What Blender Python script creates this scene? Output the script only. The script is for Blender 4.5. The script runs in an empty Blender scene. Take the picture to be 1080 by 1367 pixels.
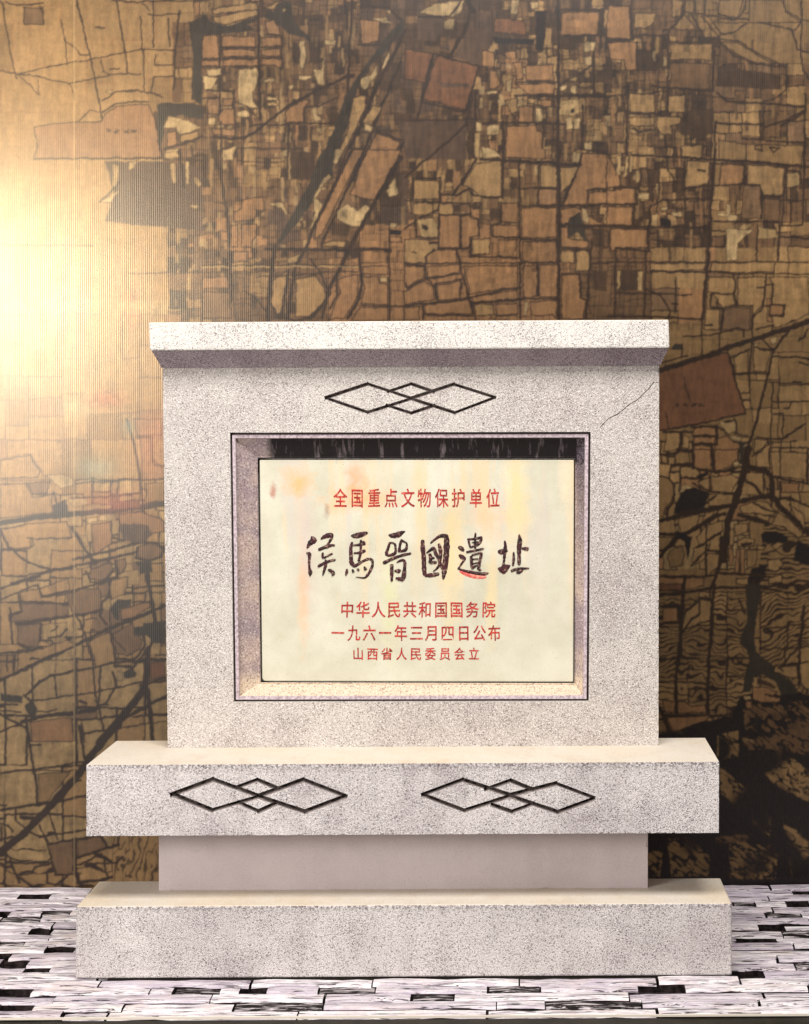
import bpy, bmesh, math, random
import numpy as np
from mathutils import Vector, Matrix
from mathutils.geometry import tessellate_polygon
random.seed(7)
S = bpy.context.scene
COL = S.collection

# ------------------------------------------------------------------ camera, world, lamps, exposure
F = 2552.0            # focal length in pixels of the 1080x1367 photograph
CX, CY = 690.0, 560.0 # principal point
ROLL = 0.0052
H = 2.0435            # eye height over the floor
CAMY = -7.0
cam = bpy.data.cameras.new('camera'); camo = bpy.data.objects.new('camera', cam); COL.objects.link(camo)
cam.sensor_fit = 'VERTICAL'; cam.sensor_height = 24.0; cam.lens = F / 1367 * 24
cam.shift_x = -(CX - 540) / 1367; cam.shift_y = -(683.5 - CY) / 1367
cam.clip_end = 200
camo.location = (0, CAMY, H); camo.rotation_euler = (math.radians(90), ROLL, 0)
S.camera = camo
w = bpy.data.worlds.new('World'); S.world = w; w.use_nodes = True
bg = w.node_tree.nodes['Background']; bg.inputs[0].default_value = (1.0, 0.94, 0.88, 1); bg.inputs[1].default_value = 0.20
S.view_settings.view_transform = 'Standard'; S.view_settings.look = 'None'
S.view_settings.exposure = 0.0; S.view_settings.gamma = 1.0

def aim(o, target):
    o.rotation_euler = (Vector(target) - o.location).to_track_quat('-Z', 'Y').to_euler()
def area(name, loc, target, sx, sy, power, col):
    l = bpy.data.lights.new(name, 'AREA'); l.shape = 'RECTANGLE'; l.size = sx; l.size_y = sy; l.energy = power; l.color = col
    o = bpy.data.objects.new(name, l); COL.objects.link(o); o.location = loc; aim(o, target); return o
area('ceiling_softbox', (0.2, -3.4, 7.2), (-0.2, 0.2, 1.0), 4.5, 2.2, 700, (1.0, 0.965, 0.93))
area('added_fill', (-4.6, -5.2, 2.3), (0.0, 0.2, 1.0), 2.6, 2.0, 370, (1.0, 0.96, 0.925))  # added fill lamp, lifts the dark neck under the ledge
sp = bpy.data.lights.new('warm_spotlight', 'SPOT'); sp.energy = 1120; sp.color = (1.0, 0.80, 0.48)
sp.spot_size = math.radians(50); sp.spot_blend = 1.0; sp.shadow_soft_size = 0.12
spo = bpy.data.objects.new('warm_spotlight', sp); COL.objects.link(spo)
spo.location = (-3.36, -2.36, 2.92); aim(spo, (-2.5, 1.398, 2.66))

# ------------------------------------------------------------------ pixel (photo) + depth -> world
def P(px, py, Y):
    dx, dy = px - CX, py - CY
    x0 = dx - ROLL * dy; y0 = dy + ROLL * dx
    d = Y - CAMY
    return Vector((x0 * d / F, Y, H - y0 * d / F))
YB, YBODY, YLEDGE, YNECK, YCAP = 0.0, 0.38, 0.02, 0.235, 0.29
YWALL = 1.398; YFLOOR = -0.44

def lin(c):
    return tuple(((v / 255) / 12.92 if v / 255 <= 0.04045 else ((v / 255 + 0.055) / 1.055) ** 2.4) for v in c)

# ------------------------------------------------------------------ object helpers
def mesh_obj(name, verts, faces, mats, parent=None, mi=None, smooth=False):
    me = bpy.data.meshes.new(name); me.from_pydata([tuple(v) for v in verts], [], faces); me.update()
    for m in (mats if isinstance(mats, (list, tuple)) else [mats]): me.materials.append(m)
    if mi is not None:
        for p, i in zip(me.polygons, mi): p.material_index = i
    if smooth:
        for p in me.polygons: p.use_smooth = True
    o = bpy.data.objects.new(name, me); COL.objects.link(o)
    if parent: o.parent = parent
    return o
def empty(name, label, cat, loc=(0, 0, 0), kind=None):
    o = bpy.data.objects.new(name, None); COL.objects.link(o); o.location = loc; o.empty_display_size = 0.1
    if label: o['label'] = label
    if cat: o['category'] = cat
    if kind: o['kind'] = kind
    return o
def apply_mods(o):
    dg = bpy.context.evaluated_depsgraph_get(); dg.update()
    me = bpy.data.meshes.new_from_object(o.evaluated_get(dg))
    old = o.data; o.modifiers.clear(); o.data = me; me.name = old.name
    bpy.data.meshes.remove(old)

# ------------------------------------------------------------------ node helpers
class NT:
    def __init__(s, name):
        s.m = bpy.data.materials.new(name); s.m.use_nodes = True; s.t = s.m.node_tree
        s.b = s.t.nodes['Principled BSDF']; s.co = s.t.nodes.new('ShaderNodeTexCoord')
        s.P = s.co.outputs['Object']
    def n(s, typ, **kw):
        x = s.t.nodes.new(typ)
        for k, v in kw.items(): setattr(x, k, v)
        return x
    def L(s, a, b): s.t.links.new(a, b)
    def sc(s, v, k):
        x = s.n('ShaderNodeMapping'); x.inputs['Scale'].default_value = k; s.L(v, x.inputs[0]); return x.outputs[0]
    def noise(s, scale, detail=2, rough=0.5, vec=None, dist=0.0):
        x = s.n('ShaderNodeTexNoise'); x.inputs['Scale'].default_value = scale; x.inputs['Detail'].default_value = detail
        x.inputs['Roughness'].default_value = rough; x.inputs['Distortion'].default_value = dist
        s.L(vec or s.P, x.inputs['Vector']); return x.outputs[0]
    def rng(s, v, a, b, c=0.0, d=1.0):
        x = s.n('ShaderNodeMapRange'); x.clamp = True
        for i, k in zip((1, 2, 3, 4), (a, b, c, d)): x.inputs[i].default_value = k
        s.L(v, x.inputs[0]); return x.outputs[0]
    def m2(s, op, a, b):
        x = s.n('ShaderNodeMath', operation=op)
        for i, v in enumerate((a, b)):
            if isinstance(v, (int, float)): x.inputs[i].default_value = v
            else: s.L(v, x.inputs[i])
        return x.outputs[0]
    def mix(s, f, a, b, mode='MIX'):
        x = s.n('ShaderNodeMix', data_type='RGBA', blend_type=mode)
        for i, v in ((0, f), (6, a), (7, b)):
            if isinstance(v, (int, float)): x.inputs[i].default_value = v
            elif isinstance(v, tuple): x.inputs[i].default_value = (*v, 1)
            else: s.L(v, x.inputs[i])
        return x.outputs[2]
    def xyz(s, v=None):
        x = s.n('ShaderNodeSeparateXYZ'); s.L(v or s.P, x.inputs[0]); return x.outputs
    def blob(s, c, rx, rz, soft=1.0, wob=0.25):
        # soft-edged stain of its own shape round a point of the slab
        x = s.n('ShaderNodeMapping', vector_type='TEXTURE'); x.inputs['Location'].default_value = c
        x.inputs['Scale'].default_value = (rx, 10, rz); s.L(s.P, x.inputs[0])
        d = s.n('ShaderNodeVectorMath', operation='LENGTH'); s.L(x.outputs[0], d.inputs[0])
        r = s.m2('ADD', d.outputs['Value'], s.m2('MULTIPLY', s.m2('SUBTRACT', s.noise(26, 5, 0.7), 0.5), wob * 11))
        return s.rng(r, 1.0 + soft * 0.5, max(0.0, 1.0 - soft), 0, 1)
    def bump(s, h, strength=0.5, dist=0.004, prev=None):
        x = s.n('ShaderNodeBump'); x.inputs['Strength'].default_value = strength; x.inputs['Distance'].default_value = dist
        s.L(h, x.inputs['Height'])
        if prev: s.L(prev, x.inputs['Normal'])
        return x.outputs[0]
    def out(s, col, rough=0.85, nrm=None, spec=0.3):
        if isinstance(col, tuple): s.b.inputs['Base Color'].default_value = (*col, 1)
        else: s.L(col, s.b.inputs['Base Color'])
        if isinstance(rough, (int, float)): s.b.inputs['Roughness'].default_value = rough
        else: s.L(rough, s.b.inputs['Roughness'])
        s.b.inputs['Specular IOR Level'].default_value = spec
        if nrm: s.L(nrm, s.b.inputs['Normal'])
        return s.m

def stone(name, base, dark, light, speck=1.0, stain=(158, 144, 147), stain_amt=0.35, bump=0.6, sc=125, edge=None, clump=0.5):
    t = NT(name)
    n1 = t.noise(sc * 1.7, 2.0, 0.6, dist=1.1); n2 = t.noise(sc * 2.2, 1.5); lo = t.noise(2.3, 4, 0.6); mid = t.noise(9, 3)
    col = t.mix(t.rng(lo, 0.42, 0.66, 0, stain_amt), lin(base), lin(stain))
    col = t.mix(t.rng(n2, 0.5, 0.68, 0, 0.75 * speck), col, lin(light))
    thr = t.m2('ADD', n1, t.m2('MULTIPLY', t.m2('SUBTRACT', mid, 0.5), -clump * 0.35))
    col = t.mix(t.rng(thr, 0.475, 0.36, 0, 0.85 * speck), col, lin(dark))
    vs = t.noise(1, 4, 0.6, t.sc(t.P, (9, 4, 0.7)))
    col = t.mix(t.rng(vs, 0.5, 0.68, 0, stain_amt * 0.3), col, lin(stain), 'MULTIPLY')
    big = t.noise(34, 2, 0.6, dist=0.8)
    col = t.mix(t.rng(big, 0.34, 0.24, 0, 0.35 * speck), col, lin(dark))
    if edge:      # weathered, nicked band under the arris (z of the arris, its width)
        z = t.xyz()[2]
        b = t.rng(z, edge[0] - edge[1], edge[0], 0, 1)
        e = t.m2('MULTIPLY', b, t.rng(t.noise(sc * 0.8, 2), 0.47, 0.58, 0, 0.8))
        col = t.mix(e, col, lin((74, 60, 66)))
    hgt = t.m2('ADD', t.m2('MULTIPLY', n1, 1.0), t.m2('MULTIPLY', n2, 0.5))
    nb = t.bump(hgt, bump, 0.010)
    nb = t.bump(mid, 0.12, 0.02, nb)
    return t.out(col, 0.9, nb, 0.2)

M = {}
zl = P(540, 1019, YLEDGE).z; zb = P(540, 1207, YB).z; zc = P(540, 429, YCAP).z
M['cap'] = stone('cap_stone', (216, 210, 203), (92, 82, 86), (250, 246, 238), stain_amt=0.2, bump=0.5)
M['body'] = stone('body_stone', (203, 195, 188), (96, 84, 84), (246, 240, 232), stain_amt=0.3, clump=0.35)
M['ledge'] = stone('ledge_stone', (218, 210, 207), (76, 66, 72), (248, 243, 240), stain_amt=0.5, edge=(zl, 0.035), clump=0.4)
M['base'] = stone('base_stone', (218, 211, 207), (80, 70, 74), (246, 241, 238), stain_amt=0.4, edge=(zb, 0.03), clump=0.4, sc=115)
M['neck'] = stone('neck_stone', (198, 186, 186), (140, 124, 126), (204, 192, 188), speck=0.45, stain_amt=0.25, bump=0.18, sc=190)
M['mould'] = stone('shaded_moulding_stone', (158, 144, 147), (78, 60, 72), (214, 200, 202), stain=(128, 108, 122), stain_amt=0.6)  # base colour darkened to stand in for shade under the cap
M['top'] = stone('worn_top_stone', (212, 203, 190), (178, 162, 142), (228, 218, 202), speck=0.75, stain=(214, 196, 168), stain_amt=0.6, bump=0.12, sc=170)
M['groove'] = (lambda t: t.out(t.mix(t.rng(t.noise(60, 3), 0.4, 0.62), lin((30, 26, 24)), lin((86, 76, 72))), 0.95, None, 0.1))(NT('groove_grime'))
M['gside'] = stone('groove_side_stone', (140, 128, 124), (60, 52, 52), (180, 168, 162), speck=0.8, stain_amt=0.3, bump=0.3)
M['crack'] = (lambda t: t.out(t.mix(t.rng(t.noise(50, 3), 0.42, 0.58), lin((96, 84, 84)), lin((190, 178, 172))), 0.95, None, 0.1))(NT('crack_grime'))

# ------------------------------------------------------------------ monument
mon = empty('stone_monument', 'pale grey granite monument with inscribed cream plaque standing on brick floor', 'monument', (P(540, 1300, YB).x, 0.3, 0))
def put(o):          # parent a part built in world coordinates, keeping it in place
    o.parent = mon; o.matrix_parent_inverse = Matrix.Translation(-mon.location)
    return o
def rect(l, r, t, b, Y, Yref=None):
    return [P(l, b, Y), P(r, b, Y), P(r, t, Y), P(l, t, Y)]
def block(name, front, Yb, mat, topmat=None, bevel=0.003, cuts=None, chips=11):
    # front: 4 world corners BL BR TR TL ; level top and bottom (averaged)
    bl, br, tr, tl = [v.copy() for v in front]
    zb_ = (bl.z + br.z) / 2; zt_ = (tr.z + tl.z) / 2
    bl.z = br.z = zb_; tl.z = tr.z = zt_
    v = [bl, br, tr, tl] + [Vector((p.x, Yb, p.z)) for p in (bl, br, tr, tl)]
    f = [(0, 1, 2, 3), (5, 4, 7, 6), (4, 0, 3, 7), (1, 5, 6, 2), (3, 2, 6, 7), (4, 5, 1, 0)]
    mats = [mat, topmat or mat, M['groove'], M['crack'], M['gside']]
    o = mesh_obj(name, v, f, mats, None, [0, 0, 0, 0, 1, 0])
    for c in (cuts or []):
        md = o.modifiers.new('cut', 'BOOLEAN'); md.operation = 'DIFFERENCE'; md.solver = 'EXACT'; md.object = c
    if cuts: apply_mods(o)
    for c in (cuts or []): bpy.data.objects.remove(c)
    if bevel:
        md = o.modifiers.new('arris', 'BEVEL'); md.width = bevel; md.segments = 2; md.limit_method = 'ANGLE'; md.angle_limit = math.radians(50)
        md.harden_normals = False
        apply_mods(o)
    if chips:     # small nicks knocked out of the front arrises
        V_, F_ = [], []
        def nick(c, dirn, ln, r):
            u = dirn.normalized(); k = len(V_)
            for sg in (-1, 1):
                for a_ in range(4):
                    an = a_ * math.pi / 2 + 0.4; rr = r * (0.5 if sg * random.random() < 0 else 1) * random.uniform(0.7, 1)
                    side = Vector((0, 0, 1)) if abs(u.x) > 0.5 else Vector((1, 0, 0))
                    V_.append(c + u * sg * ln * random.uniform(0.7, 1) + Vector((0, 1, 0)) * rr * math.cos(an) + side * rr * math.sin(an))
            F_.extend([(k, k + 1, k + 2, k + 3), (k + 7, k + 6, k + 5, k + 4)] + [(k + j, k + 4 + j, k + 4 + (j + 1) % 4, k + (j + 1) % 4) for j in range(4)])
        for (p, q, kk) in ((tl, tr, 1.0), (bl, br, 0.8), (tl, bl, 0.5), (tr, br, 0.5)):
            L_ = (q - p).length; s = random.uniform(0.02, 0.06)
            while s < L_ - 0.03:
                ln = random.uniform(0.005, 0.018); nick(p + (q - p) * (s / L_) + Vector((0, -0.0015, 0)), q - p, ln, random.uniform(0.004, 0.010))
                s += ln * 2.2 + random.expovariate(kk * chips)
        c = mesh_obj('cutter', V_, F_, mats); bmc = bmesh.new(); bmc.from_mesh(c.data); bmesh.ops.recalc_face_normals(bmc, faces=bmc.faces); bmc.to_mesh(c.data); bmc.free()
        md = o.modifiers.new('chips', 'BOOLEAN'); md.operation = 'DIFFERENCE'; md.solver = 'EXACT'; md.object = c; n0 = len(o.data.polygons)
        apply_mods(o); print(name, n0, len(o.data.polygons)); bpy.data.objects.remove(c)
    put(o); return o

def seg_cutter(p, q, w, depth, mati, jit=0.0):
    # V-shaped cutter between two world points on a front plane
    d = (q - p); ln = d.length; d.normalize(); nrm = Vector((-d.z, 0, d.x))
    p = p - d * w * 0.35; q = q + d * w * 0.35
    out = Vector((0, -0.01, 0)); inn = Vector((0, depth, 0))
    e = w / 2 * (1 + 0.01 / depth * 0.5)
    v = [p + nrm * e + out, p - nrm * e + out, p - nrm * w * 0.27 + inn, p + nrm * w * 0.27 + inn,
         q + nrm * e + out, q - nrm * e + out, q - nrm * w * 0.27 + inn, q + nrm * w * 0.27 + inn]
    f = [(0, 1, 2, 3), (7, 6, 5, 4), (1, 0, 4, 5), (2, 1, 5, 6), (3, 2, 6, 7), (0, 3, 7, 4)]
    o = mesh_obj('cutter', v, f, [M['body'], M['body'], M['groove'], M['crack'], M['gside']], None, [mati, mati, mati, 4 if mati == 2 else mati, mati, 4 if mati == 2 else mati])
    bm = bmesh.new(); bm.from_mesh(o.data); bmesh.ops.recalc_face_normals(bm, faces=bm.faces); bm.to_mesh(o.data); bm.free()
    return o
def groove(polys, Y, wpx=4.0, depth=0.014, mati=2):
    cs = []
    for pl in polys:
        for a, b in zip(pl[:-1], pl[1:]):
            # split long strokes in two with slightly different width, as if cut by hand
            cs.append(seg_cutter(P(*a, Y), P(*b, Y), wpx * (Y - CAMY) / F * random.uniform(0.85, 1.15), depth * random.uniform(0.8, 1.1), mati))
    return cs

# cap
block('cap', [P(200, 469.5, YCAP), P(894, 463, YCAP), P(893, 427, YCAP), P(198.5, 430, YCAP)], YCAP + 0.36, M['cap'], M['top'], 0.006)
# sloped moulding under the cap
zt = (P(201, 469.5, YCAP).z + P(894, 463, YCAP).z) / 2
zm = (P(217, 492, YBODY).z + P(880, 486, YBODY).z) / 2
a0, a1 = P(202.5, 469, YCAP + 0.012).x, P(893, 463, YCAP + 0.012).x
b0, b1 = P(215, 491, YBODY - 0.024).x, P(882, 486, YBODY - 0.024).x
ringsm = []
for k in range(7):
    f_ = k / 6; s_ = math.sin(f_ * math.pi / 2) * 0.25 + f_ * 0.75
    y0 = YCAP + 0.012 + (YBODY - 0.024 - YCAP - 0.012) * s_; z = zt - 0.001 + (zm - zt) * f_
    yb_ = YCAP + 0.34 - (s_) * 0.10
    x0 = a0 + (b0 - a0) * s_; x1 = a1 + (b1 - a1) * s_
    ringsm.append([Vector((x0, y0, z)), Vector((x1, y0, z)), Vector((x1, yb_, z)), Vector((x0, yb_, z))])
v = [p for r in ringsm for p in r]
f = [(3, 2, 1, 0)]
for k in range(6):
    for j in range(4):
        a = k * 4 + j; b = k * 4 + (j + 1) % 4; f.append((a, b, b + 4, a + 4))
f.append(tuple(24 + j for j in (0, 1, 2, 3)))
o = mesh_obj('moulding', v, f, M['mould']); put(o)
bm = bmesh.new(); bm.from_mesh(o.data); bmesh.ops.recalc_face_normals(bm, faces=bm.faces); bm.to_mesh(o.data); bm.free()

# body with pocket for the plaque, the diamond pattern and a crack
POCK = [(312, 937), (786, 936), (788.5, 576.5), (307, 577.5)]
pv = [P(x, y, YBODY) for x, y in POCK]
pc = [p + Vector((0, -0.03, 0)) for p in pv] + [p + Vector((0, 0.115, 0)) for p in pv]
pocket = mesh_obj('cutter', pc, [(0, 1, 2, 3), (5, 4, 7, 6), (4, 0, 3, 7), (1, 5, 6, 2), (3, 2, 6, 7), (4, 5, 1, 0)], [M['body']] * 5)
D0 = [[(435, 531), (491, 512.5), (550, 532), (491, 550.5), (437, 532)], [(661, 530.5), (606, 513), (548, 532), (607, 551), (660, 531)],
      [(518, 523), (549, 512.5), (579, 523)], [(516, 541), (549, 551.5), (580, 541.5)]]
crack = [[(873, 510), (866, 519), (852, 533), (840, 540), (826, 552), (812, 559), (801, 571)]]
blk = [P(224, 998.5, YBODY), P(879, 997, YBODY), P(880, 484, YBODY), P(217, 489, YBODY)]
block('body', blk, YBODY + 0.17, M['body'], None, 0.003, [pocket] + groove(D0, YBODY, 4.6) + groove(crack, YBODY, 1.1, 0.006, 3))

# ledge, neck, base
L1 = [[(229, 1061), (284.5, 1040.5), (347, 1063), (283, 1081.5), (232, 1061)], [(462, 1063), (405, 1041), (344, 1063), (407, 1083.5), (459, 1064)],
      [(316, 1051), (343.5, 1041), (372, 1053)], [(318, 1071), (345, 1083), (370, 1072)]]
L2 = [[(564, 1061), (617.5, 1041), (683, 1062), (620, 1082), (567, 1062)], [(793, 1065), (742.5, 1046), (679, 1062), (744.5, 1084), (791, 1067)],
      [(648, 1054), (681.5, 1042), (711, 1054)], [(657, 1074.5), (683, 1083.5), (708, 1074.5)]]
block('ledge', [P(115.4, 1116, YLEDGE), P(959.5, 1112, YLEDGE), P(960, 1019.5, YLEDGE), P(115.4, 1019, YLEDGE)], YLEDGE + 0.53, M['ledge'], M['top'], 0.005,
      groove(L1 + L2, YLEDGE, 5.8, 0.018))
block('neck', [P(212, 1188.5, YNECK), P(865, 1186.5, YNECK), P(865, 1111, YNECK), P(212, 1113, YNECK)], YNECK + 0.12, M['neck'], None, 0.002, None, 4)
block('base', [P(100.5, 1306.5, YB), P(977, 1302, YB), P(977, 1207, YB), P(101.5, 1209, YB)], YB + 0.385, M['base'], M['top'], 0.006)
# thin dark strip painting the shadow line in the gap under the base
j = P(143, 1309, YB)
jx0, jx1 = P(143, 1309, YB).x, P(976, 1304, YB).x
M['joint_shade'] = NT('joint_shadow_strip').out(lin((40, 36, 30)), 0.9, None, 0.1)
zlow = P(540, 1306.5, YB).z
put(mesh_obj('base_shadow_strip', [(jx0, 0.006, -0.02), (jx1, 0.006, -0.02), (jx1, 0.006, zlow + 0.004), (jx0, 0.006, zlow + 0.004),
     (jx0, 0.36, -0.02), (jx1, 0.36, -0.02), (jx1, 0.36, zlow + 0.004), (jx0, 0.36, zlow + 0.004)],
     [(0, 1, 2, 3), (5, 4, 7, 6), (4, 0, 3, 7), (1, 5, 6, 2), (3, 2, 6, 7)], M['joint_shade']))

# frame in the pocket: rings between the outer and the inner rectangle
INN = [(348, 911), (767, 912), (768, 611.5), (344, 611.5)]
def ring(outer, fpx, frac, Y):
    out = []
    cxm = sum(p[0] for p in outer) / 4; cym = sum(p[1] for p in outer) / 4
    for (x, y), (xi, yi) in zip(outer, INN):
        x2 = x + math.copysign(fpx, cxm - x); y2 = y + math.copysign(fpx, cym - y)
        out.append(P(x2 + (xi - x2) * frac, y2 + (yi - y2) * frac, Y))
    return out
YS = YBODY
prof = [(0.3, 0, YS + 0.112), (0.3, 0, YS + 0.022), (2.4, 0, YS + 0.022), (3.0, 0, YS + 0.009), (7.2, 0, YS + 0.010), (8.0, 0, YS + 0.020),
        (8.2, 0.05, YS + 0.024), (8.2, 0.9, YS + 0.058), (8.2, 0.93, YS + 0.056), (8.2, 1.0, YS + 0.060), (8.2, 1.0, YS + 0.100)]
v = []; f = []; 
for k, (a, b, y) in enumerate(prof): v += ring(POCK, a, b, y)
for k in range(len(prof) - 1):
    for j_ in range(4):
        a = k * 4 + j_; b = k * 4 + (j_ + 1) % 4; f.append((a, b, b + 4, a + 4))
t = NT('frame_stone')
n1 = t.noise(150, 2, 0.6); lo = t.noise(7, 4); st = t.noise(1, 4, 0.65, t.sc(t.P, (38, 10, 5)))
X, _, Z = t.xyz()
col = t.mix(t.rng(lo, 0.4, 0.62), lin((146, 130, 132)), lin((176, 156, 144)))
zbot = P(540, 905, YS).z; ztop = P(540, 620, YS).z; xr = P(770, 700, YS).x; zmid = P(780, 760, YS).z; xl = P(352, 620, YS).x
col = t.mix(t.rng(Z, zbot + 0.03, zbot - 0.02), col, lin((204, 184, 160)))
col = t.mix(t.rng(n1, 0.46, 0.34, 0, 0.7), col, lin((104, 84, 86)))
col = t.mix(t.rng(n1, 0.56, 0.68, 0, 0.5), col, lin((226, 210, 200)))
# black weathering plus painted shade: along the head of the frame and right side
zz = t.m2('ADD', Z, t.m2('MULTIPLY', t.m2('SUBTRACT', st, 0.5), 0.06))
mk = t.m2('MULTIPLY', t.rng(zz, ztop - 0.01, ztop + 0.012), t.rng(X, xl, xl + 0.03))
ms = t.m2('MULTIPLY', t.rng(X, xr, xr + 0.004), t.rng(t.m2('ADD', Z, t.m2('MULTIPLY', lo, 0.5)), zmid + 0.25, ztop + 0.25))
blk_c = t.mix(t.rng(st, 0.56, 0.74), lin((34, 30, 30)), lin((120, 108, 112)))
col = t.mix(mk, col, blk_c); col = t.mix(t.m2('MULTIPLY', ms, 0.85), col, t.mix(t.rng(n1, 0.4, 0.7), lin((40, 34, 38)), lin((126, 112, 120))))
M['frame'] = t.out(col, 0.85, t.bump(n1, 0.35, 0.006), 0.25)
t = NT('frame_fillet'); n1 = t.noise(90, 3)
M['fillet'] = t.out(t.mix(t.rng(n1, 0.4, 0.65), lin((196, 180, 186)), lin((150, 134, 138))), 0.8, t.bump(n1, 0.3, 0.004), 0.3)
M['gap'] = NT('slot_shade').out(lin((74, 62, 60)), 0.95, None, 0.1)  # dark colour paints the shadow line in the frame's slots
mi = []
for k in range(len(prof) - 1):
    mi += [{0: 2, 1: 2, 2: 2, 3: 1, 4: 1, 9: 2}.get(k, 0)] * 4
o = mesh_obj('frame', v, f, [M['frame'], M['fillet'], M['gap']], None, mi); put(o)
bm = bmesh.new(); bm.from_mesh(o.data)
bm.normal_update(); bm.to_mesh(o.data); bm.free()

# plaque
PL = [(350, 909.5), (765.5, 910.5), (766.5, 614), (346.5, 614)]
YP = YS + 0.062
t = NT('plaque_marble')
def pb(x, y): q = P(x, y, YP); return (q.x, q.y, q.z)
col = t.mix(t.rng(t.noise(5, 5, 0.6), 0.35, 0.65), lin((207, 203, 184)), lin((190, 185, 163)))
stk = t.noise(1, 4, 0.6, t.sc(t.P, (16, 4, 1.6)))
stk2 = t.noise(1, 4, 0.6, t.sc(t.P, (11, 3, 1.1)), dist=0.4)
Xp, _, Zp = t.xyz()
upper = t.rng(Zp, pb(0, 880)[2], pb(0, 700)[2])
col = t.mix(t.m2('MULTIPLY', t.rng(stk, 0.50, 0.66, 0, 0.6), upper), col, lin((222, 192, 146)))
col = t.mix(t.m2('MULTIPLY', t.rng(stk2, 0.52, 0.64, 0, 0.55), upper), col, lin((196, 186, 176)))
for (x, y, rx, rz, c, k) in [(398, 645, .06, .05, (226, 168, 100), .75), (475, 640, .04, .08, (216, 150, 100), .65), (480, 668, .13, .045, (226, 168, 110), .7),
                             (365, 655, .012, .03, (168, 96, 80), .8), (600, 750, .045, .25, (228, 196, 130), .5), (690, 670, .05, .16, (238, 206, 140), .5),
                             (412, 740, .03, .24, (198, 176, 168), .5), (650, 690, .06, .07, (240, 176, 130), .4), (720, 790, .03, .30, (206, 198, 180), .4), (755, 640, .03, .10, (236, 214, 180), .5),
                             (436, 682, .010, .03, (150, 120, 100), .6), (405, 800, .02, .16, (226, 170, 120), .5), (655, 800, .02, .16, (222, 200, 150), .6), (520, 800, .03, .2, (206, 204, 150), .5)]:
    col = t.mix(t.m2('MULTIPLY', t.blob(pb(x, y), rx, rz, 0.9), k), col, lin(c))
n3 = t.noise(170, 3, 0.7)
col = t.mix(t.rng(n3, 0.56, 0.72, 0, 0.35), col, lin((176, 166, 140)))
col = t.mix(t.rng(t.noise(240, 1), 0.70, 0.76, 0, 0.8), col, lin((110, 90, 76)))
M['plaque'] = t.out(col, 0.6, t.bump(n3, 0.12, 0.004), 0.35)
me = bpy.data.meshes.new('plaque'); bm = bmesh.new()
pts = []
for i, (x, y) in enumerate(PL):       # rounded corners
    r = 5.0 if i == 0 else 1.5
    c = (x + (r if i in (0, 3) else -r), y + (-r if i in (0, 1) else r))
    a0_ = {0: 180, 1: 270, 2: 0, 3: 90}[i]
    for k in range(5):
        a = math.radians(a0_ + k * 22.5); pts.append(P(c[0] + r * math.cos(a), c[1] - r * math.sin(a), YP))
fr = [bm.verts.new(p) for p in pts]; ff = bm.faces.new(fr)
ex = bmesh.ops.extrude_face_region(bm, geom=[ff]); 
for e in ex['geom']:
    if isinstance(e, bmesh.types.BMVert): e.co.y += 0.04
bmesh.ops.recalc_face_normals(bm, faces=bm.faces); bm.to_mesh(me); bm.free(); me.materials.append(M['plaque'])
plaque = bpy.data.objects.new('plaque', me); COL.objects.link(plaque); put(plaque)
md = plaque.modifiers.new('arris', 'BEVEL'); md.width = 0.004; md.segments = 2; md.limit_method = 'ANGLE'; apply_mods(plaque)

# ---- red engraved lines: one mesh per character
def paint(name, c1, c2, lo=0.42, hi=0.62, fade=None, fa=0.5):
    t = NT(name); c = t.mix(t.rng(t.noise(46, 3, 0.6), lo, hi), lin(c1), lin(c2))
    if fade: c = t.mix(t.rng(t.noise(75, 3, 0.7), 0.54, 0.64, 0, fa), c, lin(fade))
    return t.out(c, 0.7, None, 0.3)
M['red'] = paint('red_letter_paint', (182, 46, 42), (128, 34, 32), fade=(212, 130, 106), fa=0.8)
M['ink'] = paint('dark_stroke_paint', (66, 28, 34), (30, 18, 20), fade=(150, 120, 104), fa=0.85)
M['band'] = paint('worn_red_paint', (206, 84, 76), (226, 140, 124), fade=(234, 190, 160))
def pplace(o):
    o.parent = plaque
GC = {}
def glyph(ch):
    if ch in GC: return GC[ch]
    c = bpy.data.curves.new('glyph', 'FONT'); c.body = ch; c.size = 1.0; c.resolution_u = 4; c.offset = 0.011
    o = bpy.data.objects.new('glyph', c); COL.objects.link(o)
    dg = bpy.context.evaluated_depsgraph_get(); dg.update()
    me = bpy.data.meshes.new_from_object(o.evaluated_get(dg))
    g = ([v.co.copy() for v in me.vertices], [tuple(p.vertices) for p in me.polygons])
    bpy.data.objects.remove(o); bpy.data.curves.remove(c); bpy.data.meshes.remove(me); GC[ch] = g; return g
def char(ch, px, py, wpx, hpx):
    vs, fs = glyph(ch)
    # the em box of the face: x 0..1, y -0.12..0.88, centre (0.5, 0.38)
    n = len(vs); V_ = []; 
    rot = random.uniform(-0.03, 0.03); sh = random.uniform(-0.04, 0.04); kx = random.uniform(0.95, 1.05)
    for v_ in vs:
        ex_, ey_ = (v_.x - 0.5) * kx, v_.y - 0.38
        ex_ += sh * ey_; ey_ += rot * ex_
        V_.append(P(px + ex_ * wpx, py - ey_ * hpx, YP - 0.0012))
    back = [p + Vector((0, 0.0016, 0)) for p in V_]
    ed = {}
    for fc in fs:
        for a, b in zip(fc, fc[1:] + fc[:1]):
            ed[(a, b)] = ed.get((a, b), 0) + 1
    side = [(b, a, a + n, b + n) for (a, b) in ed if (b, a) not in ed]
    o = mesh_obj('character', V_ + back, list(fs) + side, M['red']); pplace(o)
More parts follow.
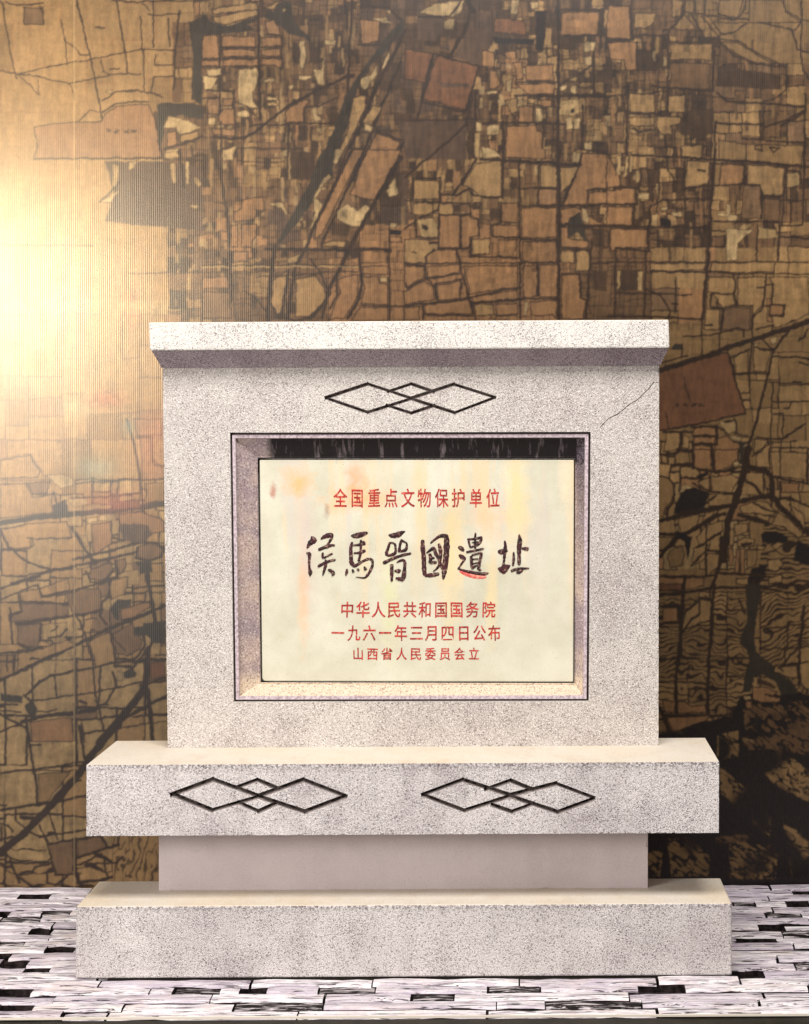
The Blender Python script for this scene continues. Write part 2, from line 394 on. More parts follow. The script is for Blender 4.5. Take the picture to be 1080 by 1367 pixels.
for txt, xs, y, w_, h_ in [
    ('全国重点文物保护单位', [454.3, 476.8, 499.5, 522, 544.5, 566.5, 589.5, 612, 635.3, 658], 664.8, 18.2, 26.5),
    ('中华人民共和国国务院', [463.5, 484.5, 505, 526, 547, 567.5, 588.7, 609.5, 630.5, 652.3], 813.8, 18.6, 22.5),
    ('一九六一年三月四日公布', [451, 472.5, 493, 514, 535, 556, 576.5, 597.5, 619, 640, 660], 845, 18.4, 22),
    ('山西省人民委员会立', [478, 497.2, 516.5, 536, 555, 574.5, 594, 613.4, 632.5], 872.8, 15.5, 17.5)]:
    for ch, x in zip(txt, xs): char(ch, x, y + (0.0), w_, h_)

# ---- brush written title, stroke by stroke (pixels of a 10.286x enlargement)
K = 10.286
def spline(pts):
    out = []
    n = len(pts)
    for i in range(n - 1):
        p0 = pts[max(i - 1, 0)]; p1 = pts[i]; p2 = pts[i + 1]; p3 = pts[min(i + 2, n - 1)]
        for k in range(5):
            u = k / 5
            out.append(tuple(0.5 * (2 * p1[j] + (p2[j] - p0[j]) * u + (2 * p0[j] - 5 * p1[j] + 4 * p2[j] - p3[j]) * u * u + (3 * p1[j] - p0[j] - 3 * p2[j] + p3[j]) * u ** 3) for j in range(3)))
    out.append(pts[-1]); return out
def brush(ox, strokes, mat='ink', lay0=0.0012):
    V_, F_ = [], []
    for si, st_ in enumerate(strokes):
        lay = YP - lay0 - 0.0002 * si
        sp_ = spline([(x, y, w_) for x, y, w_ in st_]); base_ = len(V_); n = len(sp_)
        for i, (x, y, w_) in enumerate(sp_):
            a = sp_[max(i - 1, 0)]; b = sp_[min(i + 1, n - 1)]
            dx, dy = b[0] - a[0], b[1] - a[1]; L_ = math.hypot(dx, dy) or 1; nx, ny = -dy / L_, dx / L_
            hw = (max(w_, 8) * 1.04 + 3) / 2 * random.uniform(0.82, 1.12)
            ends = 0.55 if i in (0, n - 1) else 1.0
            for k in (-1, 0, 1):
                q = P(ox + (x + nx * hw * ends * k) / K, 700 + (y + ny * hw * ends * k) / K, lay - (0.0022 if k == 0 else 0)); V_.append(q)
            V_.append(P(ox + (x - nx * hw * ends) / K, 700 + (y - ny * hw * ends) / K, YP + 0.0006))
            V_.append(P(ox + (x + nx * hw * ends) / K, 700 + (y + ny * hw * ends) / K, YP + 0.0006))
        for i in range(n - 1):
            a = base_ + i * 5; b = a + 5
            F_ += [(a, a + 1, b + 1, b), (a + 1, a + 2, b + 2, b + 1), (a, b, b + 3, a + 3), (b + 2, a + 2, a + 4, b + 4)]
        for a in (base_, base_ + (n - 1) * 5): F_.append((a, a + 1, a + 2, a + 4, a + 3))
    return V_, F_
T1 = [
 [[(155, 165, 12), (190, 215, 85), (140, 262, 60), (100, 330, 24)], [(90, 397, 16), (130, 400, 40), (135, 430, 46), (130, 510, 32), (134, 600, 30), (146, 655, 58), (140, 716, 10)],
  [(290, 205, 22), (350, 165, 55), (430, 148, 60), (436, 190, 40), (395, 260, 28), (368, 297, 18)], [(255, 352, 36), (350, 312, 50), (440, 288, 36), (482, 292, 28)],
  [(318, 385, 26), (314, 440, 30), (325, 468, 30)], [(325, 465, 24), (385, 432, 24), (452, 400, 24)], [(248, 582, 30), (330, 535, 36), (420, 500, 30), (492, 486, 30)],
  [(352, 480, 20), (360, 530, 32), (345, 600, 40), (315, 705, 12)], [(388, 620, 20), (430, 640, 48), (466, 676, 36), (440, 705, 16)]],
 [[(705, 155, 22), (760, 158, 60), (840, 142, 66), (934, 112, 36)], [(722, 240, 30), (702, 330, 45), (705, 430, 50), (710, 520, 55), (755, 568, 48), (820, 535, 34), (880, 500, 34), (950, 475, 34), (994, 495, 34), (1000, 560, 34), (968, 640, 34), (930, 698, 36), (885, 735, 22), (770, 722, 8)],
  [(735, 288, 24), (820, 280, 36), (900, 250, 58)], [(740, 395, 24), (830, 388, 34), (902, 356, 48)], [(842, 210, 34), (840, 300, 28), (830, 420, 34), (806, 510, 28)],
  [(648, 610, 20), (646, 655, 38), (630, 706, 14)], [(724, 615, 18), (738, 662, 34)], [(792, 605, 28), (812, 640, 30)], [(886, 578, 20), (906, 630, 44)]]]
T2 = [
 [[(190, 145, 14), (245, 155, 62), (320, 142, 76), (385, 108, 46), (420, 98, 12)], [(212, 240, 24), (188, 320, 34), (162, 402, 40), (205, 424, 40), (280, 396, 42), (288, 330, 28), (275, 268, 28), (215, 250, 22)],
  [(380, 205, 30), (352, 270, 34), (335, 385, 34)], [(345, 372, 34), (425, 350, 42), (442, 290, 28), (435, 255, 22), (385, 228, 28)], [(115, 535, 46), (250, 470, 38), (380, 424, 34), (502, 398, 34)],
  [(235, 545, 40), (235, 650, 46), (235, 786, 28)], [(303, 522, 16), (380, 490, 34), (414, 520, 40), (410, 620, 44), (396, 730, 52), (370, 780, 20)], [(268, 640, 14), (325, 640, 54), (350, 652, 44)], [(288, 738, 24), (345, 750, 50), (400, 746, 50)]],
 [[(660, 210, 46), (662, 330, 58), (675, 450, 58), (680, 600, 58), (690, 708, 46)], [(690, 702, 44), (780, 698, 58), (888, 678, 46)], [(765, 262, 18), (830, 205, 30), (905, 160, 42), (980, 168, 62), (990, 250, 78), (985, 400, 80), (970, 550, 74), (952, 680, 58), (942, 758, 16)],
  [(712, 395, 20), (760, 358, 32), (808, 330, 48), (840, 400, 44), (880, 480, 38), (920, 580, 42), (942, 625, 24)], [(880, 262, 34), (905, 360, 48), (903, 450, 42), (890, 550, 34), (850, 610, 24), (802, 648, 10)],
  [(755, 400, 38), (770, 460, 46), (760, 535, 38)], [(770, 465, 32), (824, 460, 28)], [(760, 525, 38), (854, 520, 38)]]]
T3 = [
 [[(68, 308, 30), (110, 330, 60), (146, 368, 28)], [(78, 418, 30), (122, 450, 60), (157, 472, 36), (115, 540, 24), (72, 606, 22)], [(58, 606, 16), (150, 636, 36), (280, 664, 40), (400, 682, 44), (484, 668, 22)],
  [(306, 113, 20), (300, 200, 28), (300, 372, 28)], [(190, 203, 22), (260, 203, 32), (400, 178, 44)], [(208, 220, 24), (232, 314, 28)], [(392, 190, 32), (345, 270, 34), (226, 318, 24)],
  [(255, 250, 18), (345, 238, 18)], [(178, 382, 30), (290, 360, 30), (418, 332, 30)], [(244, 430, 34), (250, 520, 34), (256, 612, 26)], [(250, 424, 22), (320, 405, 22), (384, 398, 34), (365, 500, 34), (350, 592, 38)],
  [(262, 478, 16), (345, 472, 16)], [(265, 540, 14), (345, 524, 16)], [(255, 612, 24), (300, 572, 20), (350, 560, 16)], [(330, 592, 30), (376, 638, 34)]],
 [[(706, 222, 14), (716, 300, 44), (706, 370, 50)], [(612, 370, 34), (670, 376, 76), (742, 346, 56)], [(706, 380, 48), (700, 470, 34), (688, 565, 34)], [(612, 600, 16), (680, 620, 104), (725, 592, 84), (782, 562, 14)],
  [(904, 135, 14), (914, 220, 58), (904, 320, 56), (904, 420, 50), (904, 562, 38)], [(938, 330, 22), (1000, 335, 50), (1034, 342, 40)], [(828, 378, 24), (830, 470, 30), (818, 572, 24)], [(792, 642, 38), (850, 620, 38), (940, 608, 34), (1042, 602, 18)], [(866, 664, 22), (905, 652, 50), (955, 634, 20)]]]
for ox, chars in ((400, T1), (500, T2), (605, T3)):
    for strokes in chars:
        v, f = brush(ox, strokes); pplace(mesh_obj('brush_character', v, f, M['ink']))
v, f = brush(605, [[(88, 640, 26), (190, 688, 50), (320, 722, 56), (452, 722, 40)]], 'band', 0.0004)
pplace(mesh_obj('worn_red_stroke', v, f, M['band']))

# ------------------------------------------------------------------ brick floor
t = NT('old_brick_paint')
ob = t.n('ShaderNodeObjectInfo').outputs['Random']
at = t.n('ShaderNodeAttribute'); at.attribute_name = 'tone'; tone = at.outputs['Fac']
n_l = t.noise(1, 5, 0.65, t.sc(t.P, (9, 40, 40)), dist=0.5); n_c = t.noise(1, 5, 0.6, t.sc(t.P, (6, 90, 90)), dist=1.2); n_f = t.noise(150, 3, 0.7)
n_m = t.noise(7, 3)
col = t.mix(t.rng(n_l, 0.38, 0.62), lin((248, 243, 242)), lin((196, 184, 194)))
col = t.mix(t.rng(n_m, 0.5, 0.68, 0, 0.5), col, lin((226, 208, 200)))
col = t.mix(t.rng(tone, 0.0, 1.0, 0, 0.6), col, lin((164, 148, 168)))
col = t.mix(t.rng(n_f, 0.55, 0.7, 0, 0.35), col, lin((140, 126, 138)))
col = t.mix(t.rng(n_c, 0.445, 0.405, 0, 0.95), col, lin((28, 22, 24)))
M['brick'] = t.out(col, 0.8, t.bump(t.m2('ADD', n_l, n_c), 0.55, 0.018), 0.3)
t = NT('dark_brick')
n_l = t.noise(1, 5, 0.65, t.sc(t.P, (9, 60, 60)), dist=0.6)
M['brick_dark'] = t.out(t.mix(t.rng(n_l, 0.5, 0.62), lin((26, 20, 20)), lin((210, 200, 202))), 0.9, t.bump(n_l, 0.6, 0.02), 0.2)
floor_root = empty('floor', None, None, (0, 0, 0), 'structure')
t = NT('soil_joint_shade'); M['soil_shade'] = t.out(t.mix(t.rng(t.noise(40, 4), 0.4, 0.7), lin((22, 18, 18)), lin((60, 50, 50))), 0.95, None, 0.1)
X0, X1 = -3.3, 2.3
bed = mesh_obj('bedding', [(X0, YFLOOR + 0.004, -0.034), (X1, YFLOOR + 0.004, -0.034), (X1, YWALL, -0.034), (X0, YWALL, -0.034)], [(0, 1, 2, 3)], M['soil_shade'], floor_root)
def brick(x0, x1, y0, y1, mat, low=0.0, tone=0.0):
    nx = max(4, min(8, int((x1 - x0) / 0.045))); V_, F_ = [], []
    rnd = random.Random(int(x0 * 9973 + y0 * 7919))
    jx = [rnd.uniform(-0.006, 0.006) for _ in range(2)]
    dh = rnd.uniform(-0.003, 0.003) - low; tilt = rnd.uniform(-0.003, 0.003)
    for i in range(nx + 1):
        u = i / nx; x = x0 + (x1 - x0) * u
        e = 0.0035 if 0 < i < nx else 0.0
        ya = y0 + rnd.uniform(-e, e * 1.6); yb = y1 + rnd.uniform(-e * 1.6, e)
        if rnd.random() < 0.13: ya += rnd.uniform(0.006, 0.016)
        if rnd.random() < 0.10: yb -= rnd.uniform(0.006, 0.014)
        z = dh + tilt * (u - 0.5) + rnd.uniform(-0.0012, 0.0012); zd = 0.0 if 0 < i < nx else 0.002
        V_ += [(x + (jx[0] if i == 0 else jx[1] if i == nx else 0), ya, -0.033), (x, ya, z - 0.009 - zd), (x, ya + 0.012, z - zd), (x, yb - 0.010, z + 0.001 - zd), (x, yb, z - 0.008 - zd), (x, yb, -0.033)]
    for i in range(nx):
        for k in range(5):
            a = i * 6 + k; F_.append((a, a + 6, a + 7, a + 1))
    F_.append((0, 1, 2, 3, 4, 5)); b = nx * 6; F_.append((b + 5, b + 4, b + 3, b + 2, b + 1, b))
    mi_ = [1 if k in (0, 4) else 0 for _ in range(nx) for k in range(5)] + [1, 1]  # sides coloured dark to paint the shade in joints and holes
    o = mesh_obj('brick', V_, F_, [mat, M['soil_shade']], floor_root, mi_)
    at_ = o.data.attributes.new('tone', 'FLOAT', 'POINT')
    vals = [tone * (0.6 if k in (2,) else 1.0) for _ in range(nx + 1) for k in range(6)]
    at_.data.foreach_set('value', vals)
    bmx = bmesh.new(); bmx.from_mesh(o.data); bmesh.ops.recalc_face_normals(bmx, faces=bmx.faces); bmx.to_mesh(o.data); bmx.free()
# dark gaps and sunk bricks seen in the photograph: x0, x1, y (photo pixels), kind 0 hole / 1 sunk brick coloured dark
GAPS = [(0, 12, 1188, 0), (28, 69, 1193, 0), (0, 14, 1215, 0), (57, 95, 1216, 1), (8, 52, 1228, 1), (40, 68, 1241, 0), (0, 34, 1255, 1), (63, 99, 1264, 0), (0, 15, 1272, 0), (0, 34, 1286, 0), (33, 64, 1296, 0),
        (0, 44, 1319, 0), (0, 45, 1341, 0), (142, 151, 1352, 0), (232, 294, 1319, 1), (310, 430, 1343, 1), (320, 355, 1321, 0), (548, 605, 1329, 1), (727, 855, 1339, 1), (425, 500, 1320, 1),
        (978, 1020, 1186, 0), (1057, 1100, 1190, 0), (978, 1008, 1208, 1), (1050, 1080, 1208, 0), (1020, 1068, 1219, 1), (1010, 1045, 1233, 0), (983, 1036, 1255, 0), (1058, 1100, 1245, 1), (1060, 1100, 1287, 1),
        (976, 1020, 1302, 0), (850, 911, 1313, 0), (1013, 1022, 1343, 0), (850, 862, 1337, 0), (650, 720, 1315, 1)]
NR = 20; PY = (YWALL - 0.012 - YFLOOR) / NR
nbr = 0
for r in range(NR):
    y0 = YFLOOR + r * PY; y1 = y0 + PY - (0.012 if r < NR - 1 else 0.0)
    ym = (y0 + y1) / 2; row_gaps = []
    for (g0, g1, gy, kd) in GAPS:
        # which row does this photo height fall in (floor plane)
        gm = (g0 + g1) / 2; y0p = (gy - CY) + ROLL * (gm - CX); d = H * F / y0p
        if abs((d + CAMY) - ym) <= PY / 2: r < NR - 1 and row_gaps.append((((g0 - CX) - ROLL * y0p) * d / F, ((g1 - CX) - ROLL * y0p) * d / F, kd))
    row_gaps.sort(); x = X0 + random.uniform(0, 0.2)
    while x < X1:
        ln = random.choice([0.32, 0.42, 0.50, 0.60]) * random.uniform(0.9, 1.1); x2 = x + ln
        g = next((g for g in row_gaps if g[1] > x + 0.02 and g[0] < x2), None)
        if g and g[0] <= x + 0.04:
            if g[2] == 1: brick(x, g[1], y0, y1, M['brick_dark'], 0.006)
            else: pass
            x = g[1] + 0.006; continue
        if g: x2 = g[0]
        hid = (x > P(130, 1300, 0.02).x and x2 < P(950, 1300, 0.02).x and y0 > 0.05 and y1 < 0.36)
        if x2 - x > 0.03 and not hid:
            brick(x, min(x2, X1), y0, y1, M['brick'], random.choice([0, 0, 0, 0.003, 0.006]), random.choice([0, 0, 0.3, 0.7, 1.0])); nbr += 1
        x = x2 + random.choice([0.004, 0.006, 0.010])
print('bricks', nbr)
# pale edge strip and black plinth face at the foot of the picture
M['strip'] = NT('pale_edge_strip').out(lin((214, 204, 190)), 0.6, None, 0.3)
t = NT('black_skirting'); M['black'] = t.out(t.mix(t.rng(t.noise(14, 4), 0.4, 0.7), lin((22, 20, 12)), lin((38, 34, 22))), 0.5, t.bump(t.noise(120, 2), 0.1, 0.003), 0.3)
def boxv(x0, x1, y0, y1, z0, z1):
    return [(x0, y0, z0), (x1, y0, z0), (x1, y0, z1), (x0, y0, z1), (x0, y1, z0), (x1, y1, z0), (x1, y1, z1), (x0, y1, z1)]
BF = [(0, 1, 2, 3), (5, 4, 7, 6), (4, 0, 3, 7), (1, 5, 6, 2), (3, 2, 6, 7), (4, 5, 1, 0)]
mesh_obj('edging_strip', boxv(X0, X1, YFLOOR - 0.009, YFLOOR - 0.002, -0.006, 0.001), BF, M['strip'], floor_root)
sk = mesh_obj('ground', boxv(X0 - 0.4, X1 + 0.4, YFLOOR - 0.55, YFLOOR - 0.003, -0.2, -0.012), BF, M['black']); sk['kind'] = 'structure'

#MURAL#
# ------------------------------------------------------------------ sepia map mural on the wall behind
# The print is painted in numpy on a fine grid (1 sample = 1.25 photo pixels at the wall) and kept as the
# colour attribute of the wall sheet.
GS = 1.25; GX0, GX1, GY0, GY1 = -150, 1240, -70, 1200
nxg = int((GX1 - GX0) / GS) + 1; nyg = int((GY1 - GY0) / GS) + 1
gx = GX0 + np.arange(nxg) * GS; gy = GY0 + np.arange(nyg) * GS
GXX, GYY = np.meshgrid(gx.astype(np.float32), gy.astype(np.float32))
rs = np.random.RandomState(5)
def vn(X, Y, sx, sy, seed):
    r = np.random.RandomState(seed).rand(257, 257).astype(np.float32)
    u = X / sx + 1000; v = Y / sy + 1000
    iu = np.floor(u).astype(int); iv = np.floor(v).astype(int); fu = u - iu; fv = v - iv
    fu = fu * fu * (3 - 2 * fu); fv = fv * fv * (3 - 2 * fv); iu %= 256; iv %= 256
    return (r[iv, iu] * (1 - fu) * (1 - fv) + r[iv, iu + 1] * fu * (1 - fv) + r[iv + 1, iu] * (1 - fu) * fv + r[iv + 1, iu + 1] * fu * fv)
def fb(X, Y, sx, sy, seed, o=3):
    s = 0; a = 1; tt = 0
    for k in range(o): s = s + a * vn(X, Y, sx / 2 ** k, sy / 2 ** k, seed + k); tt += a; a *= 0.5
    return s / tt
WX = GXX + (fb(GXX, GYY, 14, 14, 11) - 0.5) * 3.2 + (vn(GXX, GYY, 4, 4, 15) - 0.5) * 1.6
WY = GYY + (fb(GXX, GYY, 14, 14, 21) - 0.5) * 3.2 + (vn(GXX, GYY, 4, 4, 25) - 0.5) * 1.6
PAL = {'k': (50, 32, 20), 'r': (52, 44, 34), 'b': (132, 96, 63), 'n': (104, 68, 45), 'm': (96, 70, 46), 'd': (66, 46, 29),
       't': (141, 110, 72), 'l': (152, 124, 84), 'w': (172, 144, 102), 'a': (122, 94, 60), 'g': (78, 58, 44), 'x': (30, 18, 10), 'o': (130, 96, 66), 'v': (106, 80, 56)}
PAL = {k: np.array(lin(v), np.float32) for k, v in PAL.items()}
IMG = np.zeros((nyg, nxg, 3), np.float32)
def win(x0, x1, y0, y1, pad=6):
    i0 = max(0, int((x0 - pad - GX0) / GS)); i1 = min(nxg, int((x1 + pad - GX0) / GS) + 2)
    j0 = max(0, int((y0 - pad - GY0) / GS)); j1 = min(nyg, int((y1 + pad - GY0) / GS) + 2)
    return (slice(j0, max(j0, j1)), slice(i0, max(i0, i1)))
def comp(sl, a, c):
    if isinstance(c, str): c = PAL[c]
    IMG[sl] += (c - IMG[sl]) * a[..., None]
def pmask(pts, sl):
    X, Y = WX[sl], WY[sl]; ins = np.zeros(X.shape, bool); dm = np.full(X.shape, 1e9, np.float32)
    n = len(pts)
    for i in range(n):
        x1, y1 = pts[i]; x2, y2 = pts[(i + 1) % n]
        if y1 != y2:
            c = ((y1 > Y) != (y2 > Y)) & (X < (x2 - x1) * (Y - y1) / (y2 - y1) + x1); ins ^= c
        dx, dy = x2 - x1, y2 - y1; q = dx * dx + dy * dy + 1e-9
        tt = np.clip(((X - x1) * dx + (Y - y1) * dy) / q, 0, 1)
        dm = np.minimum(dm, (X - x1 - tt * dx) ** 2 + (Y - y1 - tt * dy) ** 2)
    dm = np.sqrt(dm) * np.where(ins, 1, -1)
    return np.clip(0.5 + dm / 1.5, 0, 1)
def bb(pts): xs = [p[0] for p in pts]; ys = [p[1] for p in pts]; return min(xs), max(xs), min(ys), max(ys)
def fill(pts, c, edge=None, ew=1.6, al=1.0):
    b_ = bb(pts)
    if b_[1] < GX0 or b_[0] > GX1 or b_[3] < GY0 or b_[2] > GY1: return
    sl = win(*b_)
    comp(sl, pmask(pts, sl) * al, c)
    if edge: line(list(pts) + [pts[0]], ew, edge)
def line(pts, w_, c='k', al=1.0):
    for (x1, y1), (x2, y2) in zip(pts[:-1], pts[1:]):
        sl = win(min(x1, x2) - w_, max(x1, x2) + w_, min(y1, y2) - w_, max(y1, y2) + w_)
        X, Y = WX[sl], WY[sl]
        if X.size == 0: continue
        dx, dy = x2 - x1, y2 - y1; q = dx * dx + dy * dy + 1e-9
        tt = np.clip(((X - x1) * dx + (Y - y1) * dy) / q, 0, 1)
        d = np.sqrt((X - x1 - tt * dx) ** 2 + (Y - y1 - tt * dy) ** 2)
        comp(sl, np.clip(0.5 + (w_ / 2 - d) / 1.5, 0, 1) * al, c)
def patches(x0, x1, y0, y1, smin, smax, cols, edge='d', ew=1.2, pe=0.6, poly=None, drop=0.0):
    # recursive split of a rectangle into parcels
    def rec(a, b, c, d, lv):
        w_, h_ = b - a, d - c
        if (w_ < smax and h_ < smax and rs.rand() < 0.45) or (w_ < smin * 2 and h_ < smin * 2):
            if rs.rand() < drop: return
            cc = cols[rs.randint(len(cols))]
            base = PAL[cc] * (rs.uniform(0.82, 1.2) if smax < 40 else rs.uniform(0.92, 1.1))
            j_ = lambda: rs.uniform(-1.2, 1.2)
            p = [(a + j_(), c + j_()), (b + j_(), c + j_()), (b + j_(), d + j_()), (a + j_(), d + j_())]
            if poly is not None:
                mx, my = (a + b) / 2, (c + d) / 2
                if not inside(poly, mx, my): return
            fill(p, base, edge if rs.rand() < pe else None, ew * rs.uniform(0.6, 1.3)); return
        if (w_ > h_ * 0.8 and w_ > smin * 2) or h_ < smin * 2:
            s = a + w_ * rs.uniform(0.3, 0.7); rec(a, s, c, d, lv + 1); rec(s, b, c, d, lv + 1)
        else:
            s = c + h_ * rs.uniform(0.3, 0.7); rec(a, b, c, s, lv + 1); rec(a, b, s, d, lv + 1)
    rec(x0, x1, y0, y1, 0)
def inside(poly, x, y):
    r = False; n = len(poly)
    for i in range(n):
        x1, y1 = poly[i]; x2, y2 = poly[(i + 1) % n]
        if (y1 > y) != (y2 > y) and x < (x2 - x1) * (y - y1) / (y2 - y1) + x1: r = not r
    return r
def tl(ox, oy, s):
    return lambda pts: [(ox + x / s, oy + y / s) for x, y in pts]

# --- base tones by district
IMG[:] = PAL['m']
def dist(pts, c, al=1.0, soft=1): fill(pts, c, None, al=al)
fill([(-160, -80), (255, -80), (262, 135), (200, 150), (210, 205), (-160, 210)], 't')
fill([(-160, 205), (215, 205), (260, 440), (-160, 440)], 't')
fill([(-160, 400), (240, 400), (240, 1210), (-160, 1210)], 'l')
fill([(870, 350), (1250, 350), (1250, 960), (870, 960)], 'a')
fill([(910, -80), (1250, -80), (1250, 90), (1030, 85), (960, 60), (915, 20)], 'a')
fill([(440, 290), (760, 290), (760, 470), (440, 470)], 'b')
# --- parcels that fill in the districts
patches(225, 400, 30, 440, 9, 34, list('mmmmdatmvd'), 'd', 1.4, 0.5)
patches(390, 500, -20, 300, 8, 30, list('mddmmmtmd'), 'd', 1.2, 0.5)
patches(260, 560, -70, 20, 6, 26, list('mdmbdta'), 'd', 1.4, 0.5)
patches(480, 660, -70, 300, 9, 34, list('ddgmdmg'), 'd', 1.2, 0.35)
patches(630, 750, 50, 220, 7, 24, list('mdbtmdmmt'), 'k', 1.6, 0.8)
patches(640, 830, -70, 60, 8, 30, list('ddmdmt'), 'd', 1.4, 0.5)
patches(745, 850, 40, 330, 9, 30, list('mdmtdmda'), 'k', 1.4, 0.7)
patches(840, 960, 50, 330, 8, 28, list('mdmddtam'), 'k', 1.5, 0.75)

def hairs(x0, x1, y0, y1, s0, s1, al):
    def rec(a, b, c, d, lv):
        w_, h_ = b - a, d - c
        if w_ < s0 or h_ < s0 or (w_ < s1 and h_ < s1 and rs.rand() < 0.35): return
        if w_ > h_ * rs.uniform(0.6, 1.2):
            s = a + w_ * rs.uniform(0.3, 0.7); line([(s, c), (s + rs.uniform(-2, 2), d)], rs.uniform(0.8, 1.8), 'k', al); rec(a, s, c, d, lv + 1); rec(s, b, c, d, lv + 1)
        else:
            s = c + h_ * rs.uniform(0.3, 0.7); line([(a, s), (b, s + rs.uniform(-2, 2))], rs.uniform(0.8, 1.8), 'k', al); rec(a, b, c, s, lv + 1); rec(a, b, s, d, lv + 1)
    rec(x0, x1, y0, y1, 0)
hairs(240, 960, -60, 440, 8, 34, 0.6); hairs(860, 1240, 80, 620, 16, 60, 0.5); hairs(-150, 240, 600, 1200, 20, 70, 0.4)
patches(950, 1240, 85, 360, 14, 40, list('mmdtvmam'), 'k', 1.5, 0.7)
patches(545, 700, 210, 300, 6, 20, list('mttbmda'), 'd', 1.2, 0.5)
patches(250, 480, 250, 345, 7, 24, list('mmdvmbmg'), 'd', 1.2, 0.5)
patches(870, 1240, 330, 430, 22, 60, list('aatbv'), 'k', 1.4, 0.7)
patches(980, 1240, 470, 600, 25, 60, list('ttaaa'), 'k', 1.3, 0.6)
patches(870, 1000, 590, 760, 12, 34, list('tltlb'), 'k', 2.2, 0.9)
patches(1010, 1240, 590, 690, 14, 44, list('ttaat'), 'k', 1.8, 0.8)
patches(-150, 240, 420, 660, 26, 75, list('tttoa'), 'v', 1.8, 0.8)
patches(100, 240, 640, 900, 14, 38, list('tltvtl'), 'k', 2.0, 0.8)
patches(-150, 110, 660, 900, 24, 60, list('tltll'), 'k', 2.0, 0.8)
patches(-150, 240, 880, 1200, 40, 90, list('lttll'), 'k', 2.6, 0.9)
patches(-150, 230, -70, 150, 28, 70, list('tttat'), 'b', 1.3, 0.5)
patches(870, 1240, 790, 990, 26, 60, list('aata'), 'k', 2, 0.8)
# vertical streaks of narrow strips in the dark farmland
def streaks(x0, x1, y0, y1, n, cols, wmin=1.5, wmax=5, h=(12, 45)):
    for _ in range(n):
        x = rs.uniform(x0, x1); y = rs.uniform(y0, y1); ww = rs.uniform(wmin, wmax); hh = rs.uniform(*h)
        fill([(x, y), (x + ww, y), (x + ww + rs.uniform(-1, 1), y + hh), (x + rs.uniform(-1, 1), y + hh)], PAL[cols[rs.randint(len(cols))]] * rs.uniform(0.7, 1.1), al=rs.uniform(0.4, 0.9))
streaks(270, 500, 10, 250, 150, 'tlbta'); streaks(740, 1070, 20, 330, 190, 'tbadd'); streaks(480, 740, 150, 290, 70, 'tad')
streaks(640, 740, 50, 230, 35, 'lwt', 2, 6, (5, 16)); streaks(260, 420, 90, 330, 60, 'lwt', 2, 7, (4, 14)); streaks(230, 330, 280, 440, 35, 'lt', 2, 6, (4, 16)); streaks(745, 900, 60, 340, 35, 'lwt', 2, 6, (4, 16))
# --- contours and terraces
def contours(pts, sp, sx, sy, amp, seed, thr=0.17, slope=0.0, c='k', al=1.0, vert=False):
    sl = win(*bb(pts)); m_ = pmask(pts, sl); X, Y = GXX[sl], GYY[sl]
    q = (X if vert else Y) / sp + slope * (Y if vert else X) / sp + amp * fb(X, Y, sx, sy, seed, 3)
    f_ = np.abs(q - np.floor(q) - 0.5)
    brk = vn(X, Y, 16, 10, seed + 50)
    comp(sl, m_ * al * np.clip((thr + (brk - 0.45) * 0.22 - f_) * sp / 1.3 + 0.5, 0, 1), c)
contours([(872, 800), (1005, 790), (1000, 960), (872, 965)], 7.5, 26, 24, 5.0, 61, 0.15)
contours([(1010, 785), (1240, 785), (1240, 950), (1075, 935), (1015, 880)], 7.5, 28, 24, 5.0, 71, slope=0.45)
contours([(1020, 700), (1240, 680), (1240, 790), (1010, 790)], 8.0, 30, 18, 3.6, 81, 0.2)
fill([(150, 1105), (215, 1105), (215, 1188), (150, 1188)], 't')
contours([(150, 1110), (212, 1110), (212, 1185), (150, 1185)], 8.5, 14, 22, 3.4, 91, 0.13, slope=0.3, vert=True, al=0.85)
contours([(-150, 1120), (150, 1140), (150, 1185), (-150, 1190)], 17, 40, 24, 2.0, 95, 0.09)
# --- traced roads, rivers and fields -------------------------------------------------
T = {'A': tl(0, 0, 4), 'B': tl(270, 0, 4), 'C': tl(540, 0, 4), 'D': tl(810, 0, 4), 'E': tl(0, 200, 4), 'F': tl(270, 200, 4), 'G': tl(540, 200, 4), 'H': tl(810, 200, 4),
     'I': tl(870, 420, 5.143), 'J': tl(870, 600, 5.143), 'K': tl(870, 780, 5.143), 'L': tl(860, 970, 4.909), 'M': tl(0, 560, 4.696), 'N': tl(0, 770, 4.696), 'O': tl(0, 970, 4.696), 'Q': tl(0, 400, 4.696)}
def prs(s):
    n = [float(v) for v in s.replace(',', ' ').split()]; return list(zip(n[::2], n[1::2]))
def run(txt):
    # tile  f colour [edge]  points   |   tile  w width [colour]  points
    for ln in txt.strip().splitlines():
        ln = ln.strip()
        if not ln or ln[0] == '#': continue
        tile, kind, arg, pts = ln.split(None, 3); p = T[tile](prs(pts))
        if kind == 'f': fill(p, arg[0], 'k' if arg[0] in 'btaonmv' else ('d' if arg[0] in 'wl' else None), 1.5 if arg[0] in 'btaonmv' else 1.0)
        else:
            c = 'k'
            if arg[-1].isalpha(): c = arg[-1]; arg = arg[:-1]
            line(p, float(arg) * (0.8 if float(arg) > 1.9 else 1.0), c)
